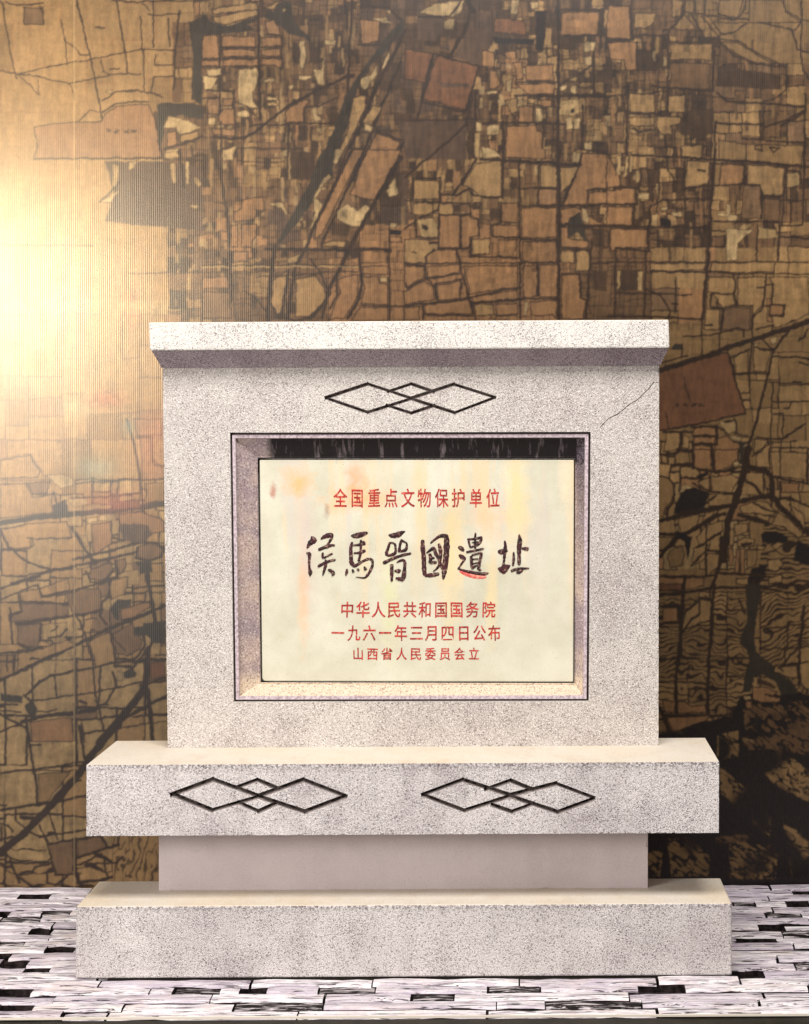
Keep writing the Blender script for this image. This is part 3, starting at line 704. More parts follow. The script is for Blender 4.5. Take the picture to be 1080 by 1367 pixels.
run('''
A f v 130 40 225 40 235 130 130 130
A w 2.5 0 10 15 20 30 130 60 300 90 420
A w 2 210 30 240 120
A w 2.5 30 10 90 30 230 15
A w 3 410 0 450 170 490 320 530 540 545 640
A w 3 620 0 650 180 670 300 680 390
A w 3 600 0 700 10 1080 0
A w 1.7 330 100 345 220 400 250 430 290 480 290
A w 1.6 350 200 355 350
A w 1.8 95 395 300 350 470 320 640 285 760 265
A w 1.8 0 380 150 400 370 445 500 420 640 395 750 400
A w 1.5 375 450 400 530
A w 1.4 100 400 205 505 205 425
A w 2 540 320 555 380 590 400
A w 3 590 370 640 370
A w 3 510 147 560 147
A w 2.5 750 90 760 265
A w 3 820 0 820 250
A w 2.5 790 80 960 75
A w 3.5 960 60 940 250 925 480
A w 2.5 765 265 935 270
A w 2.5 830 290 830 350 920 345
A w 2.5 765 270 770 480
A w 2.5 810 490 820 410 920 410
A w 3 900 100 905 250
A w 2 760 20 800 60
A f w 560 490 600 480 590 500
A w 3 545 540 620 490 720 480 830 500 870 520
A w 3 550 600 620 555 720 540 790 545
A w 1.5 420 640 480 590 540 600
A f o 560 610 620 570 720 555 790 560 830 640 860 840 180 850 200 780 180 680 300 660 420 650 540 650
A w 3 830 600 850 740 870 840
A f r 1010 120 1080 90 1080 560 1020 530 1030 300
A f r 840 550 1020 550 1080 570 1080 640 960 620 880 640 860 800 845 700
A f w 870 680 900 620 990 640 1070 680 1000 710 960 720 940 680
A f t 970 720 1060 700 1060 740 960 760
A f b 890 710 940 700 950 780 890 790
A w 4 880 800 1000 760 1080 730
A f w 880 810 960 790 930 850 880 840
A w 2.5 180 850 860 845 1080 860
A w 3 1020 780 1030 830 1080 830
E f g 560 60 900 60 1080 100 1080 430 700 400 560 380 610 240
E f w 690 70 730 55 720 90 690 110
E f l 600 80 640 90 620 200 600 190
E f w 530 280 640 210 590 280
E w 3 530 280 640 170
E f l 905 70 935 70 940 180 925 180
E f w 990 65 1010 65 1010 180 998 180
E f l 880 15 950 5 960 40 890 40
E f w 1010 295 1055 300 1045 320
E f l 1035 150 1060 150 1075 190 1050 200
E w 4.5 960 0 985 200
E w 2.5 0 512 270 512 500 512
E w 2 700 660 1080 655
B f t 50 50 290 10 300 50 60 75
B f t 60 90 290 50 300 80 130 130 70 120
B f t 330 40 400 10 420 0 380 50
B f r 0 60 40 110 130 140 320 80 380 60 400 30 440 5 480 20 490 110 530 160 570 190 580 230 540 200 460 180 400 120 330 90 240 130 290 160 200 175 60 190 0 190
B f w 430 50 450 55 430 70
B f o 340 115 390 108 410 150 415 185 345 180
B w 2.5 345 185 425 190 430 370
B f b 0 195 80 190 88 310 0 315
B f b 105 195 280 195 285 250 105 250
B f b 105 268 280 265 290 300 110 305
B f b 110 320 295 315 300 350 110 355
B f b 318 200 418 200 420 245 320 250
B f b 318 265 420 260 420 300 320 300
B f b 320 315 425 315 420 365 385 350 320 348
B f b 0 325 90 325 88 352 0 350
B w 4 95 180 95 620 
B w 5.5 300 60 305 380 310 640
B w 2.5 0 318 300 310 420 308
B w 2.2 100 258 425 252
B w 2.2 0 358 320 352
B f w 0 400 80 420 50 480 10 480
B f w 20 370 100 365 95 400 30 405
B f w 200 370 295 365 295 440 270 490 270 540 300 580 200 570 190 450
B f w 520 215 550 215 550 245 555 280 540 370 525 360
B f w 590 370 640 370 660 260 650 450 620 450
B f w 515 405 585 405 585 425 515 425
B f w 655 210 715 215 710 240 655 235
B f w 325 425 385 420 385 440 325 440
B f w 350 520 400 520 400 535 350 535
B f l 350 550 400 550 400 565 350 565
B f w 465 450 490 450 490 475 470 475
B w 2.4 570 480 700 440 780 400
B f o 30 530 90 525 90 605 35 605
B w 3 25 485 170 485 175 740
B w 3 0 525 95 520
B f b 110 525 165 525 165 565 110 565
B f b 110 580 170 580 170 660 90 665 90 620
B w 2.5 180 545 240 570 290 620
B f w 190 600 240 590 260 625 190 625
B f w 35 625 70 625 70 665 35 665
B f o 50 685 170 685 170 725 60 720
B w 5 60 735 230 740 300 690 350 650 450 570 560 510 700 440 810 400
B w 4 800 0 790 200 775 520
B w 4 765 0 770 160
B f b 840 105 950 110 945 220 850 235
B w 2.5 830 240 950 240
B f w 910 100 980 90 1020 130 970 120
B w 4 910 40 1000 45 1080 130
B f w 980 50 1005 55 1000 80
B f r 1080 100 1010 160 930 270 850 380 760 520 710 680 600 900 580 960 690 960 720 820 790 630 830 480 900 350 1000 250 1080 170
B f t 810 520 870 510 870 590 790 740 720 880 705 850 770 720
B f w 850 420 900 400 940 340 930 400 870 480 850 470
B f w 960 330 1000 260 1000 320 965 380
B w 6 1080 170 1000 330 900 530 860 650 780 800 720 960
B w 3 1040 160 960 350 880 560 
B w 4.5 1060 330 960 560 880 760 800 950
B f t 885 700 960 570 910 560 860 650
B f w 870 660 910 680 900 705 865 695
B f b 930 712 1060 760 960 960 810 960
B w 3 930 700 1060 748 1080 740
B w 6 1080 760 1010 880 970 960
B f b 445 590 540 530 570 540 540 570 545 650 450 655
B w 3 250 670 430 665 700 655
B w 2.5 550 650 550 570 620 570 720 520
B f w 585 580 610 580 620 620 640 640 600 650
B w 3.5 460 670 455 960
B w 2.5 100 790 440 790 
B w 2 180 860 440 865 
B f d 475 810 610 810 590 960 465 960
B f l 465 815 475 815 470 960 458 960
B w 3 100 650 105 960
B f w 110 800 180 780 200 760 160 830 160 860 110 855
B f l 610 680 670 670 640 720 610 700
F f r 640 0 730 0 620 230 520 380 430 480 390 520 480 340 560 200
F f w 710 0 750 0 720 80 705 70
F f w 640 160 670 130 690 145 650 180 600 260 640 290 610 370 570 430 600 330 590 260
F f w 630 200 665 205 640 215
F f b 780 0 860 0 700 320 640 450 600 480 610 400 700 220
F w 6 800 0 700 200 600 400 550 530 500 620 470 800 460 900
F w 5 880 0 760 240 680 420 640 490 640 530
F f b 880 0 1060 0 1000 130 920 270 850 260 790 240
F f w 720 330 780 290 830 330 870 290 910 320 860 400 800 410 720 370
F w 7 1060 40 950 230 850 400 780 540 700 700 640 800 580 900
F f w 980 220 1030 150 1050 240 1000 250
F f d 700 390 790 400 780 460 690 460
F f t 660 490 770 490 760 520 640 515
F w 6 340 530 1000 535
F w 3 0 620 850 618
F w 2.2l 0 627 830 624
F f w 350 290 430 280 460 360 420 310
F f g 350 310 430 320 460 380 350 370
F f b 210 270 325 250 325 320 290 320 280 370 170 385 170 330 210 320
F f b 210 400 290 395 290 460 265 480 265 525 210 520
F f b 150 400 190 400 190 520 150 515
F w 5 100 100 130 350 150 560 160 800
F f o 160 545 245 545 245 595 160 600
F f o 0 680 135 680 140 740 0 740
F w 7 390 520 370 640 350 850 350 920
F f t 380 700 460 640 440 860 400 880 370 820
F f t 500 690 600 670 650 740 660 800 570 890 500 890
F f l 460 580 520 555 500 600 460 610
F w 2.5 290 680 500 670 640 655 830 650
F w 3.5 580 580 620 640 670 750
F w 6 840 530 850 720 840 790 780 900
F w 5 460 650 440 780 420 900
F w 4 350 790 400 880 500 910 580 900 640 840 680 760 640 900
F w 4 720 680 720 770 680 850 
F f b 730 690 830 665 830 780 760 900 680 910 700 840 735 760
F f b 855 540 990 540 990 605 860 605
F f b 860 625 990 622 990 665 860 665
F f b 855 680 940 680 950 715 990 720 990 825 850 822 870 740
F f b 840 845 990 840 990 912 800 912
F w 3.5 1000 380 1000 912
F w 3 840 832 1080 832
F f w 950 680 990 680 990 705 950 705
F f x 1000 425 1065 430 1065 455 1000 455
F f w 1000 390 1035 390 1035 415 1000 415
F f b 1005 465 1065 465 1065 495 1005 495
F w 3 220 750 290 790 340 860
F f v 0 760 150 760 150 900 0 900
C f g 80 60 200 60 210 120 180 180 170 220 70 210
C f w 80 70 160 20 240 10 320 0 300 60 260 90 
C f w 210 110 270 100 260 160 215 150
C w 4 80 90 240 85 300 10
C w 7 330 0 370 60 300 200 240 300
C f g 350 70 460 70 460 260 410 280 400 350 260 300 340 160
C f n 480 95 640 110 650 190 480 170
C f x 700 60 760 60 740 280 700 270
C f x 470 200 700 210 690 240 480 230
C f w 570 0 610 0 600 75 570 75
C f w 675 10 715 10 710 45 675 45
C f n 0 260 150 290 110 440 0 420
C f n 170 300 395 350 330 590 100 530
C f g 200 440 350 445 350 465 200 465
C w 4 155 290 100 500 70 640
C w 3.5 165 290 400 355 320 600 95 545
C f b 415 275 480 280 480 355 415 350
C f g 0 640 330 640 330 850 0 850
C w 3.5 0 950 180 800 330 670 350 540
C w 2.5 0 645 370 640
C w 5 370 840 380 480
C f l 400 520 420 520 420 580 400 580
C f w 380 650 415 655 415 700 380 700
C f l 375 710 410 705 400 840 375 840
C f b 455 380 490 380 510 450 490 470 455 475
C f b 575 335 630 330 630 425 600 425 590 380
C f b 650 350 790 345 800 430 650 430
C f b 600 450 800 445 800 500 650 500
C f w 545 430 575 425 570 490 545 490
C f w 440 485 500 485 500 500 440 500
C w 3 600 438 820 438
C w 4.5 590 510 1080 515
C f t 540 540 600 520 600 600 570 610
C f b 710 530 785 530 785 570 710 560
C f b 610 570 685 565 685 650 610 650
C f w 700 570 735 580 735 650 705 655
C w 3.5 420 655 700 655 940 665
C f b 545 675 700 668 705 700 735 710 735 790 755 800 755 850 540 840
C w 4 525 660 525 960
C w 3 745 640 740 790
C w 4.5 400 850 800 870 940 880
C f w 415 780 480 800 520 840 420 845
C f w 440 670 505 665 505 720 440 720
C w 6 820 0 820 960
C f b 840 70 1040 60 1030 185 835 185
C w 4 830 55 1060 50 1060 190 830 195
C f w 900 812 948 815 940 870 900 868
C f b 955 820 1080 820 1080 960 920 960
C w 3 950 560 950 800 1080 810
C f l 850 430 920 395 915 435
C f w 830 460 870 455 860 480 830 490
C f w 890 460 920 460 915 500 890 500
C f l 830 535 930 530 930 600 900 620 830 610
C f x 885 580 905 580 905 600 885 600
C f w 860 630 890 620 900 690 860 690
C f w 905 630 935 630 935 690 905 690
C f w 960 225 1020 225 1010 270 960 275
C f w 965 300 1000 300 1000 350 970 350
C w 5 1010 280 1010 500
C w 3 830 450 940 390 1010 340
C f w 960 760 1000 760 1000 800 960 795
C w 2.5 850 500 1080 510
D f b 10 30 120 35 125 210 0 200
D w 5 130 0 135 210 0 215
D f t 150 70 270 70 240 130 200 155 150 150
D f b 0 225 155 225 160 375 100 370 95 320 20 315
D w 3 160 225 165 380 
D f a 350 0 405 0 400 90 350 95
D w 3 130 190 320 190 410 90 415 0
D f a 360 145 420 80 480 160 370 160
D w 4 300 170 350 150 400 100
D w 3.5 330 170 325 600
D w 2.5 330 225 530 225 590 205
D w 3 450 70 520 200 570 270 
D w 4.5 570 270 570 490
D w 2.5 450 70 640 100 730 100 870 130 1000 160 1040 110
D w 2.5 510 90 600 190 660 180 750 125
D w 2.5 590 210 700 215 800 280 930 345
D w 2.5 590 220 680 300 800 340 900 355 950 350 
D w 2.5 950 350 970 400 960 480 900 530 840 540
D w 2.5 700 100 730 60 745 0
D w 2 735 73 770 73
D w 3 985 160 1020 260 1080 280
D w 3 1040 0 1035 300 1050 370 1080 420
D w 2.5 950 0 950 50 1030 105 1080 115
D f a 600 0 730 0 700 95 600 80
D f a 760 0 940 0 950 60 1030 120 760 120 
D w 1.5 475 0 475 70 
D w 3.5 525 0 525 70 
D f a 420 0 465 0 465 60 420 70
D f a 605 225 700 225 800 290 900 345 790 330 690 290
D f a 570 120 740 120 700 160 650 180 610 180
D f d 600 350 930 400 930 480 580 460
D f a 340 235 560 235 560 320 340 320
D f m 340 335 555 340 550 480 340 470
D w 3.5 240 460 560 490 
D w 2.5 0 510 120 510 340 480
D f t 120 500 255 500 255 600 120 600
D f t 330 510 420 510 420 600 330 600
D w 4 110 460 105 830
D w 3 110 605 280 605 340 660
D f t 120 625 250 625 250 675 120 670
D f t 265 620 390 630 390 660 340 670 350 720 300 720 270 680
D f l 110 690 250 690 260 705 140 710
D w 3.5 140 685 170 700 255 695
D f d 430 590 570 590 570 720 400 720 360 670 430 650
D w 4 590 660 830 665 
D w 4 590 500 640 540 1060 570
D w 4 580 650 575 960
D w 2.5 840 570 830 740
D w 3 720 740 1000 760
D w 3 840 680 960 640 1060 590
D w 3 930 740 930 670 1060 600
D w 3.5 1060 500 1055 960
D f a 600 745 740 770 740 855 600 855
D f a 740 770 1050 780 1040 880 740 860
D w 2.5 790 780 830 775 830 805 795 800 790 780
D w 3 870 790 920 790 890 815 870 790
D w 4 130 830 400 840 560 850 800 870 1050 890
D f t 400 780 510 775 510 845 400 840
D f t 430 870 555 875 550 960 415 960
D f x 485 905 530 908 530 918 485 915
D f a 750 885 955 890 950 960 750 960
D w 3 965 890 965 960
D f n 610 880 735 880 720 960 600 960
D w 2.2 600 75 660 100
G f b 955 20 1080 20 1080 205 970 215 970 290 850 295
G w 4.5 950 20 900 170 830 310
G w 3 970 215 1080 205
G f b 980 230 1080 220 1080 285 980 290
G f b 835 320 910 310 950 330 1030 380 1080 400 835 395
G f r 870 400 880 360 940 330 960 400 970 470 990 490 960 490 920 430 890 465 860 460 865 425
G f w 945 310 975 320 990 390 955 380
G f b 835 415 870 420 870 470 980 490 980 525 835 520
G w 3.5 830 300 980 300 1080 290
G w 4 830 405 1080 410
G w 3 835 530 985 535
G f t 835 540 905 540 905 600 835 600
G f t 915 540 985 540 985 650 915 645
G w 4 1000 480 985 700 970 900
G f b 838 665 930 665 940 790 970 800 955 905 838 905
G w 3 838 658 940 660 945 795 970 800
G f d 1000 640 1080 650 1080 760 1010 750
G w 2.5 990 610 1080 605
G w 6 825 0 822 600 825 905
G f b 625 308 810 308 810 470 625 470
G f b 630 490 812 490 812 600 630 598
G w 3.5 615 50 615 480 620 800 620 900
G w 3 620 298 820 298
G w 3.5 620 478 820 482
G f o 715 210 808 208 808 290 715 290
G w 3 610 205 810 205 
G w 2.5 715 80 712 290
G f t 725 85 810 85 810 200 725 200
G f t 830 90 930 90 890 180 830 230
G w 4 520 60 820 75 940 80
G f t 385 70 515 60 515 250 400 250 360 210 310 190
G w 4.5 380 50 310 170 260 240 205 240
G w 3.5 270 250 340 210 370 245 450 255 520 255
G w 4 525 0 525 260
G f t 50 165 185 165 185 265 50 265
G w 3.5 45 265 45 155 195 150 190 260
G f t 50 285 150 285 150 350 50 345
G w 3 0 272 350 290 350 350
G w 3.5 190 260 180 320 90 360 60 380 0 420
G f l 70 370 150 370 180 400 175 465 80 465
G f k 90 390 115 400 130 420 110 435 95 420
G w 3 60 380 60 465 180 475
G f t 0 480 130 480 180 500 180 530 120 560 110 605 0 600
G w 4 135 495 180 495
G w 3 40 545 60 550
G f b 190 350 295 345 295 520 190 520
G f b 305 350 345 350 360 370 395 380 395 460 350 470 345 520 305 520
G w 3 185 345 345 345 400 380 400 460
G w 3 185 340 182 525 340 525
G w 2.5 298 345 300 520
G f b 525 285 605 285 605 390 520 385
G f b 470 405 605 400 605 465 475 465
G f b 500 480 600 480 600 575 500 570
G w 3 515 280 515 390 460 400 465 465 620 470
G f t 355 480 455 475 450 560 360 560
G w 3.5 350 470 350 570 430 555
G w 3 350 570 610 580
G f b 115 570 160 535 275 530 280 605 120 605
G f b 125 620 290 615 290 660 125 680
G w 3.5 0 610 110 620 115 680 160 730 175 800
G w 2.5 160 530 110 570 110 620
G f b 0 620 105 625 105 680 20 735 0 700
G w 3 0 715 20 740 110 690
G w 3 115 690 290 660
G w 3 165 715 300 690 300 780
G f b 170 725 295 700 295 790 180 805
G f b 0 760 110 700 150 730 165 800 0 825
G w 3.5 0 832 180 815 350 790 540 745 610 740
G w 4 280 530 300 640 340 770 380 905
G f b 315 620 605 620 605 735 540 738 350 770
G f b 365 785 600 750 605 795 360 815
G f b 110 830 340 800 360 875 110 875
G w 4 100 820 100 905
G w 3.5 100 882 360 885
G w 4 360 820 620 800 820 795
G f t 370 825 470 825 480 885 385 885
G f b 485 825 605 820 605 880 490 885
G f b 635 620 705 620 710 780 680 790 635 790
G f b 720 615 815 615 815 785 720 785
G w 3.5 710 610 715 780
G f b 675 815 812 805 812 900 790 880 680 880
G f w 640 815 660 815 655 890 640 890
G f b 0 840 80 840 80 905 0 905
G w 3 490 890 600 880
G w 2.5 0 607 820 605
H f b 0 20 70 150 70 195 0 200
H f l 50 30 75 30 70 135 50 135
H f l 100 35 115 35 105 150 90 150
H f l 155 110 175 110 175 175 155 175
H f b 80 200 150 200 150 285 0 285 0 215 70 215
H f w 170 230 230 230 225 262 170 262
H f b 0 305 135 305 135 400 0 400
H w 3 0 295 160 290 160 200 80 195
H w 3 145 300 140 405
H w 3.5 0 410 560 415
H f b 20 425 215 425 215 520 60 525 20 545
H w 4 220 410 225 540 50 525 50 600
H w 2.5 0 430 10 440 15 540
H f x 290 360 340 370 340 410 285 405
H f w 340 330 400 335 400 355 350 350
H f l 240 350 275 340 270 410 240 405
H f w 285 305 325 305 325 318 285 318
H w 3 230 410 235 300 300 270 560 260
H w 5.5 580 0 555 300 540 600 510 900
H f t 430 60 550 65 540 180 415 200
H f x 485 105 530 108 530 118 485 116
H w 3 415 40 405 210
H w 3 320 40 330 110 355 150 360 220
H w 3 400 210 560 190 800 180 825 195 830 240 830 370
H f b 610 80 730 85 720 180 600 190
H f t 750 80 950 95 940 240 840 240 820 185 750 180
H w 4 400 40 740 60 1050 90 1080 90
H w 2.5 740 60 735 180
H w 3 960 90 935 400
H w 3.5 830 245 940 250
H w 3.5 1060 60 1045 400 930 405
H f l 965 125 1025 120 1030 190 965 200
H w 3 970 110 1030 120 1040 180
H f v 730 190 820 190 825 370 720 370
H f m 840 260 930 260 920 380 840 380
H w 3.5 570 380 830 385 930 390
H f w 590 340 640 340 640 290 660 290 660 345 700 350 700 375 650 380 640 355 590 355
H w 3 560 430 690 440 780 400 
H w 3 690 440 680 660
H w 3 805 400 800 660
H f l 810 410 900 430 915 470 810 480
H f l 720 400 780 400 740 430 700 430
H w 4 920 400 915 590
H w 3.5 930 465 1080 470
H f w 640 420 780 430 700 500 700 590 640 590
H w 3 0 600 540 600 1080 600
H f t 230 610 530 605 520 640 230 650
H f t 560 605 900 600 890 655 550 650
H w 4 230 650 670 655 
H w 2.5 670 660 1080 665
H f d 60 640 190 640 190 750 50 750
H f l 55 645 75 645 70 740 55 740
H f l 165 650 190 650 190 750 165 750
H w 3.5 45 600 45 890
H w 3.5 210 540 200 890
H w 3 50 760 450 775
H w 3.5 200 740 290 780 335 860 330 900
H w 3 370 680 365 870
H w 3.5 345 822 380 825
H f t 545 680 680 680 680 830 620 840 560 760 540 760
H w 3 680 660 690 830 780 840 775 960
H w 3.5 555 835 555 775 570 765 680 770
H w 3.5 560 840 620 845 615 960
H f t 700 680 850 680 830 830 780 880 780 830 700 830
H f t 870 680 1080 680 1080 880 1000 910 900 950 880 890 950 880 950 830 880 830 890 720
H w 3 855 670 850 720 885 720 880 830 945 835 945 890 870 885 870 830 840 830
H w 3 845 730 835 840 790 885
H w 2.5 800 735 845 730
H w 4 0 890 200 890 350 895 500 905
H f t 525 850 600 850 600 960 520 960
H w 3 530 935 560 937
H f v 625 850 680 840 770 850 765 960 620 960
''')
run('''
I w 3 215 150 330 150 450 130 600 95 630 110 630 150
I f r 120 230 160 200 215 200 220 245 140 240
I w 3 210 200 205 290
I w 3 345 0 340 270
I w 3 480 0 465 240
I w 3 700 0 690 180 670 400 670 540
I w 4 370 70 410 72
I w 3 60 330 250 285
I f n -40 400 260 320 520 260 640 680 60 800 -40 810
I w 1.5 220 430 250 560 265 600
I w 2 90 670 120 790
I w 3 520 260 560 370 640 680
I w 3.2 640 680 360 740 60 800
I w 9 -60 410 60 380 300 310 520 230 700 170 880 110 1080 45 1300 -30
I w 3.2 830 120 830 70 720 100
I f t 560 300 660 250 660 400 580 400
I f t 700 230 820 240 780 390 700 390
I w 3 530 300 670 240
I w 3 560 405 800 400
I w 3 620 540 670 540
I w 4 630 590 670 590
I w 4.5 950 100 880 180 840 240 800 400 740 640 700 800 660 900 640 1029
I w 3.5 680 190 740 240 830 240 760 170
I f w 810 170 860 150 850 190 820 200
I f w 700 215 740 200 720 230
I w 3.5 840 290 1080 300 1280 300
I w 3 1020 160 1010 180 1050 160 1070 100
I w 3 1010 330 1080 340
I w 2.5 800 465 1080 475
I w 3.5 975 460 1025 465
I w 3 830 595 1080 600 
I w 3 960 600 950 640 910 640
I w 3.5 840 680 900 680
I w 3 905 690 900 850
I w 3 830 470 810 1029
I w 3.5 720 845 900 855 1050 755
I w 2.5 890 850 885 1029
I w 2.5 820 915 1080 915
I w 3.5 690 970 760 930 800 890 790 850
I f t 700 860 790 860 770 910 700 950
I f b 290 775 440 775 440 830 290 825
I f b 290 840 440 845 430 885 290 885
I f b 290 900 400 900 410 1029 290 1029
I f b 430 860 510 830 560 880 600 890 590 1029 430 1029
I w 4 275 770 450 765 445 890 280 890
I w 3 290 833 440 838
I w 4 410 890 420 1029
I f w 530 850 560 830 620 850 600 880 560 870
I f l 460 740 550 730 580 740 580 800 520 820 500 790
I w 3 445 770 500 790 530 830
I w 3 500 740 570 730 580 820 660 830
I f t 100 815 190 810 190 920 90 940
I f t 210 820 260 850 250 920 210 920
I w 4 80 810 280 800
I w 4 200 810 195 930
I f a 160 950 250 950 260 1020 160 1020
I w 5 60 960 150 970 180 935 270 940 280 1029
I f r 600 880 650 870 630 1029 600 1029
I f w 640 900 660 890 645 980 630 970
J f b 290 0 400 0 410 140 290 130
J f b 430 0 590 0 590 60 540 120 440 150
J f a 160 30 250 20 260 90 160 100
J w 5 150 110 270 100 280 130
J w 5 410 0 430 150
J w 4 280 130 440 160 560 130 640 120
J f w 560 90 600 85 600 110 560 110
J f a -30 180 110 185 160 240 155 310 100 400 80 460 -30 440
J w 4 60 180 120 190 160 250 160 310 120 400 100 450
J f w 200 250 230 240 280 260 240 310 200 290
J f x 230 270 300 260 390 300 360 400 290 440 150 440 160 370 200 310
J w 2.5t 215 270 250 240 
J f x 300 180 380 150 400 170 330 200
J f t 310 220 400 185 400 290 380 280
J f t 410 190 540 170 600 200 560 260 550 300 410 290
J w 3 400 180 395 290
J w 3.5 280 230 390 290 560 300
J w 3.5 440 150 560 145 620 150
J f t 640 160 760 160 760 220 800 300 760 310 720 250 650 210
J f t 630 220 700 250 740 310 610 310
J w 3.5 640 210 700 240 750 310
J w 3 765 160 770 310
J w 12 660 0 640 120 600 280 560 400 520 500 500 700 500 760
J w 10 640 120 760 140 820 180 830 320 900 410 1000 500 1080 570 1240 680
J w 8 560 370 700 335 810 320
J f t 610 390 700 360 790 360 860 430 840 450 700 440 620 440
J w 3.5 700 370 760 400 850 430
J f t 700 450 810 450 800 490 740 480
J f t 830 510 870 430 950 490 1040 580 1010 610 900 530
J w 7 600 450 700 480 800 510
J f t 390 310 560 305 550 380 390 390
J w 3.5 390 350 440 320
J w 9 60 490 240 440 400 410 560 380
J f t -30 510 160 480 160 570 -30 580
J f t 180 480 330 440 320 510 200 590
J f t 370 440 440 420 420 450 350 500
J w 7 100 640 200 590 330 530 450 450 500 440
J f a -30 610 140 600 100 680 -30 700
J w 7 60 730 100 680 160 620
J f x 160 560 280 600 260 700 240 770 230 640 160 600
J w 4 60 580 170 580
J f t 380 520 480 490 480 560 400 620 330 660 310 600
J f t 290 680 370 650 370 750 300 790 270 780
J f t 400 620 470 580 470 700 390 700
J f t 380 715 470 720 460 800 380 880
J w 4 310 670 470 570
J w 3.5 270 800 380 690 470 710
J w 3.5 375 520 375 860
J w 6 480 600 470 780 430 900 400 950 200 990 -30 1010
J f b -30 880 215 880 215 960 -30 980
J f b 235 880 360 885 360 930 235 960
J w 4 60 870 430 870
J w 4 225 870 225 960
J f a 130 690 200 660 220 720 210 790 130 810 110 740
J f t 570 510 660 510 660 560 570 600
J f t 580 630 640 600 700 620 700 670 590 665
J w 6 620 650 680 650
J f t 530 560 560 540 560 660 530 660
J f b 530 680 560 680 560 800 530 800
J f b 580 680 600 680 600 860 570 860
J f b 610 680 640 680 640 860 610 860
J f a 650 690 720 690 720 800 660 820
J f x 750 580 860 560 940 600 930 640 800 650 760 620
J f x 1000 620 1080 660 1240 720 1240 850 1080 800 980 760
J f t 820 660 870 640 910 650 860 690 
J f t 800 760 880 750 900 790 850 840 800 820
J f t 720 660 780 660 770 690 720 690
J f t 800 880 890 860 890 910 800 920
J f x 690 820 790 800 780 880 740 900 740 1029 670 1029 660 900
J w 5 440 850 800 870
J w 5 440 950 1080 930
J f t 580 890 660 890 660 930 580 920
J w 3 400 960 400 1029
J f b 890 220 1010 240 1010 300 890 300
J w 4 840 190 1080 240
J w 4 880 220 880 330
J w 4 1070 0 1070 230
J f t 820 20 1060 20 1060 210 830 180
J w 2.5 810 0 810 150
J w 2.5 885 0 885 190
J w 4 870 340 940 330 1000 360 1080 400
J f t 940 370 990 410 1040 450 1060 550 1000 480
K f n 60 0 210 0 210 40 60 50
K f b 70 160 180 160 180 260 75 260
K w 5 60 150 190 150 195 265 60 270
K f t 230 190 330 90 410 100 400 250 330 260 260 300 210 320
K w 4 220 200 340 100 410 110
K w 4 220 330 270 240 330 200 330 120
K w 6 225 0 200 300 190 500 165 640 165 880
K w 6 430 0 410 250 395 500 390 640 385 880
K w 4 600 100 640 200
K w 13 700 0 690 150 680 300 680 450
K f r 640 0 750 0 740 120 700 340 720 460 780 520 840 560 880 620 960 670 1010 740 1020 830 900 800 860 680 760 620 700 640 680 740 630 740 640 600 670 520 650 460 600 400 620 340 660 240
K f b 70 800 160 800 160 880 90 880
K f b 180 810 220 800 280 840 370 830 375 880 180 885
K w 5 80 900 500 905
K f b 100 915 400 905 360 950 300 960 220 990 150 1020
K w 7 50 850 130 1030
K f x 280 960 420 930 550 900 600 780 700 740 900 760 1010 740 1300 860 1300 1100 700 1100 360 1080 240 1040 200 1000
K f b 690 700 780 710 860 740 840 760 780 760 880 780 880 800 760 810 700 790
K f d 720 640 860 700 850 720 720 680
K f w 630 765 680 770 680 790 640 790
K w 5t 640 880 650 890
K f a 630 880 660 900 650 960 635 950
K f b 640 800 690 800 690 860 650 850
K w 6 1050 150 1020 400 1010 690
K f t 1020 440 1080 430 1200 430 1200 740 1060 720 1020 680
K w 3.5 890 560 1080 530
K f t 850 560 900 600 880 570 1000 560 1000 640 940 640 840 600
''')
# dark hills with lit ridges, lower right
sl = win(850, 1240, 965, 1200); X, Y = GXX[sl], GYY[sl]
base_m = np.clip((Y - 975 - (X - 870) * -0.02 + (fb(X, Y, 60, 30, 201) - 0.5) * 50) / 14, 0, 1) * np.clip((X - 852) / 4, 0, 1)
comp(sl, base_m, PAL['x'] * 0.95)
def ridges(pts, c, seed, thr=0.10, s=(15, 5), rot=0.6, al=1.0):
    sl = win(*bb(pts), pad=12); X, Y = GXX[sl], GYY[sl]
    m_ = pmask(pts, sl)
    u = X * math.cos(rot) + Y * math.sin(rot); v = -X * math.sin(rot) + Y * math.cos(rot)
    n_ = np.abs(fb(u, v, s[0], s[1], seed, 3) - 0.5); n2_ = fb(X, Y, 40, 40, seed + 9, 2)
    comp(sl, m_ * al * np.clip((n_ - thr) / 0.03, 0, 1) * np.clip((n2_ - 0.28) / 0.15, 0, 1), c)
tL = T['L']
for pts, c, sd, th in [([(640, 70), (900, 130), (1080, 300), (1300, 480), (1300, 640), (1080, 490), (880, 400), (690, 210)], 't', 300, .040),
                   ([(495, 270), (600, 350), (700, 440), (810, 550), (830, 620), (820, 720), (730, 640), (600, 520), (495, 430)], 'a', 310, .045),
                   ([(910, 640), (1000, 680), (1080, 770), (1250, 900), (1250, 1010), (960, 990), (950, 860)], 't', 320, .05),
                   ([(480, 50), (620, 30), (620, 200), (470, 220)], 'a', 330, .05), ([(860, 20), (1080, 20), (1080, 190), (960, 160)], 'm', 340, .07),
                   ([(150, 740), (300, 720), (430, 850), (420, 980), (180, 980)], 'a', 350, .07), ([(20, 820), (120, 820), (110, 990), (20, 990)], 'a', 360, .07),
                   ([(560, 740), (880, 790), (860, 1000), (560, 1000)], 'a', 370, .09), ([(470, 720), (700, 700), (660, 760), (470, 760)], 'm', 371, .07)]:
    ridges(tL(pts), c, sd, th)
ridges([(990, 940), (1240, 930), (1240, 1010), (1000, 1000)], 'm', 380, .10)
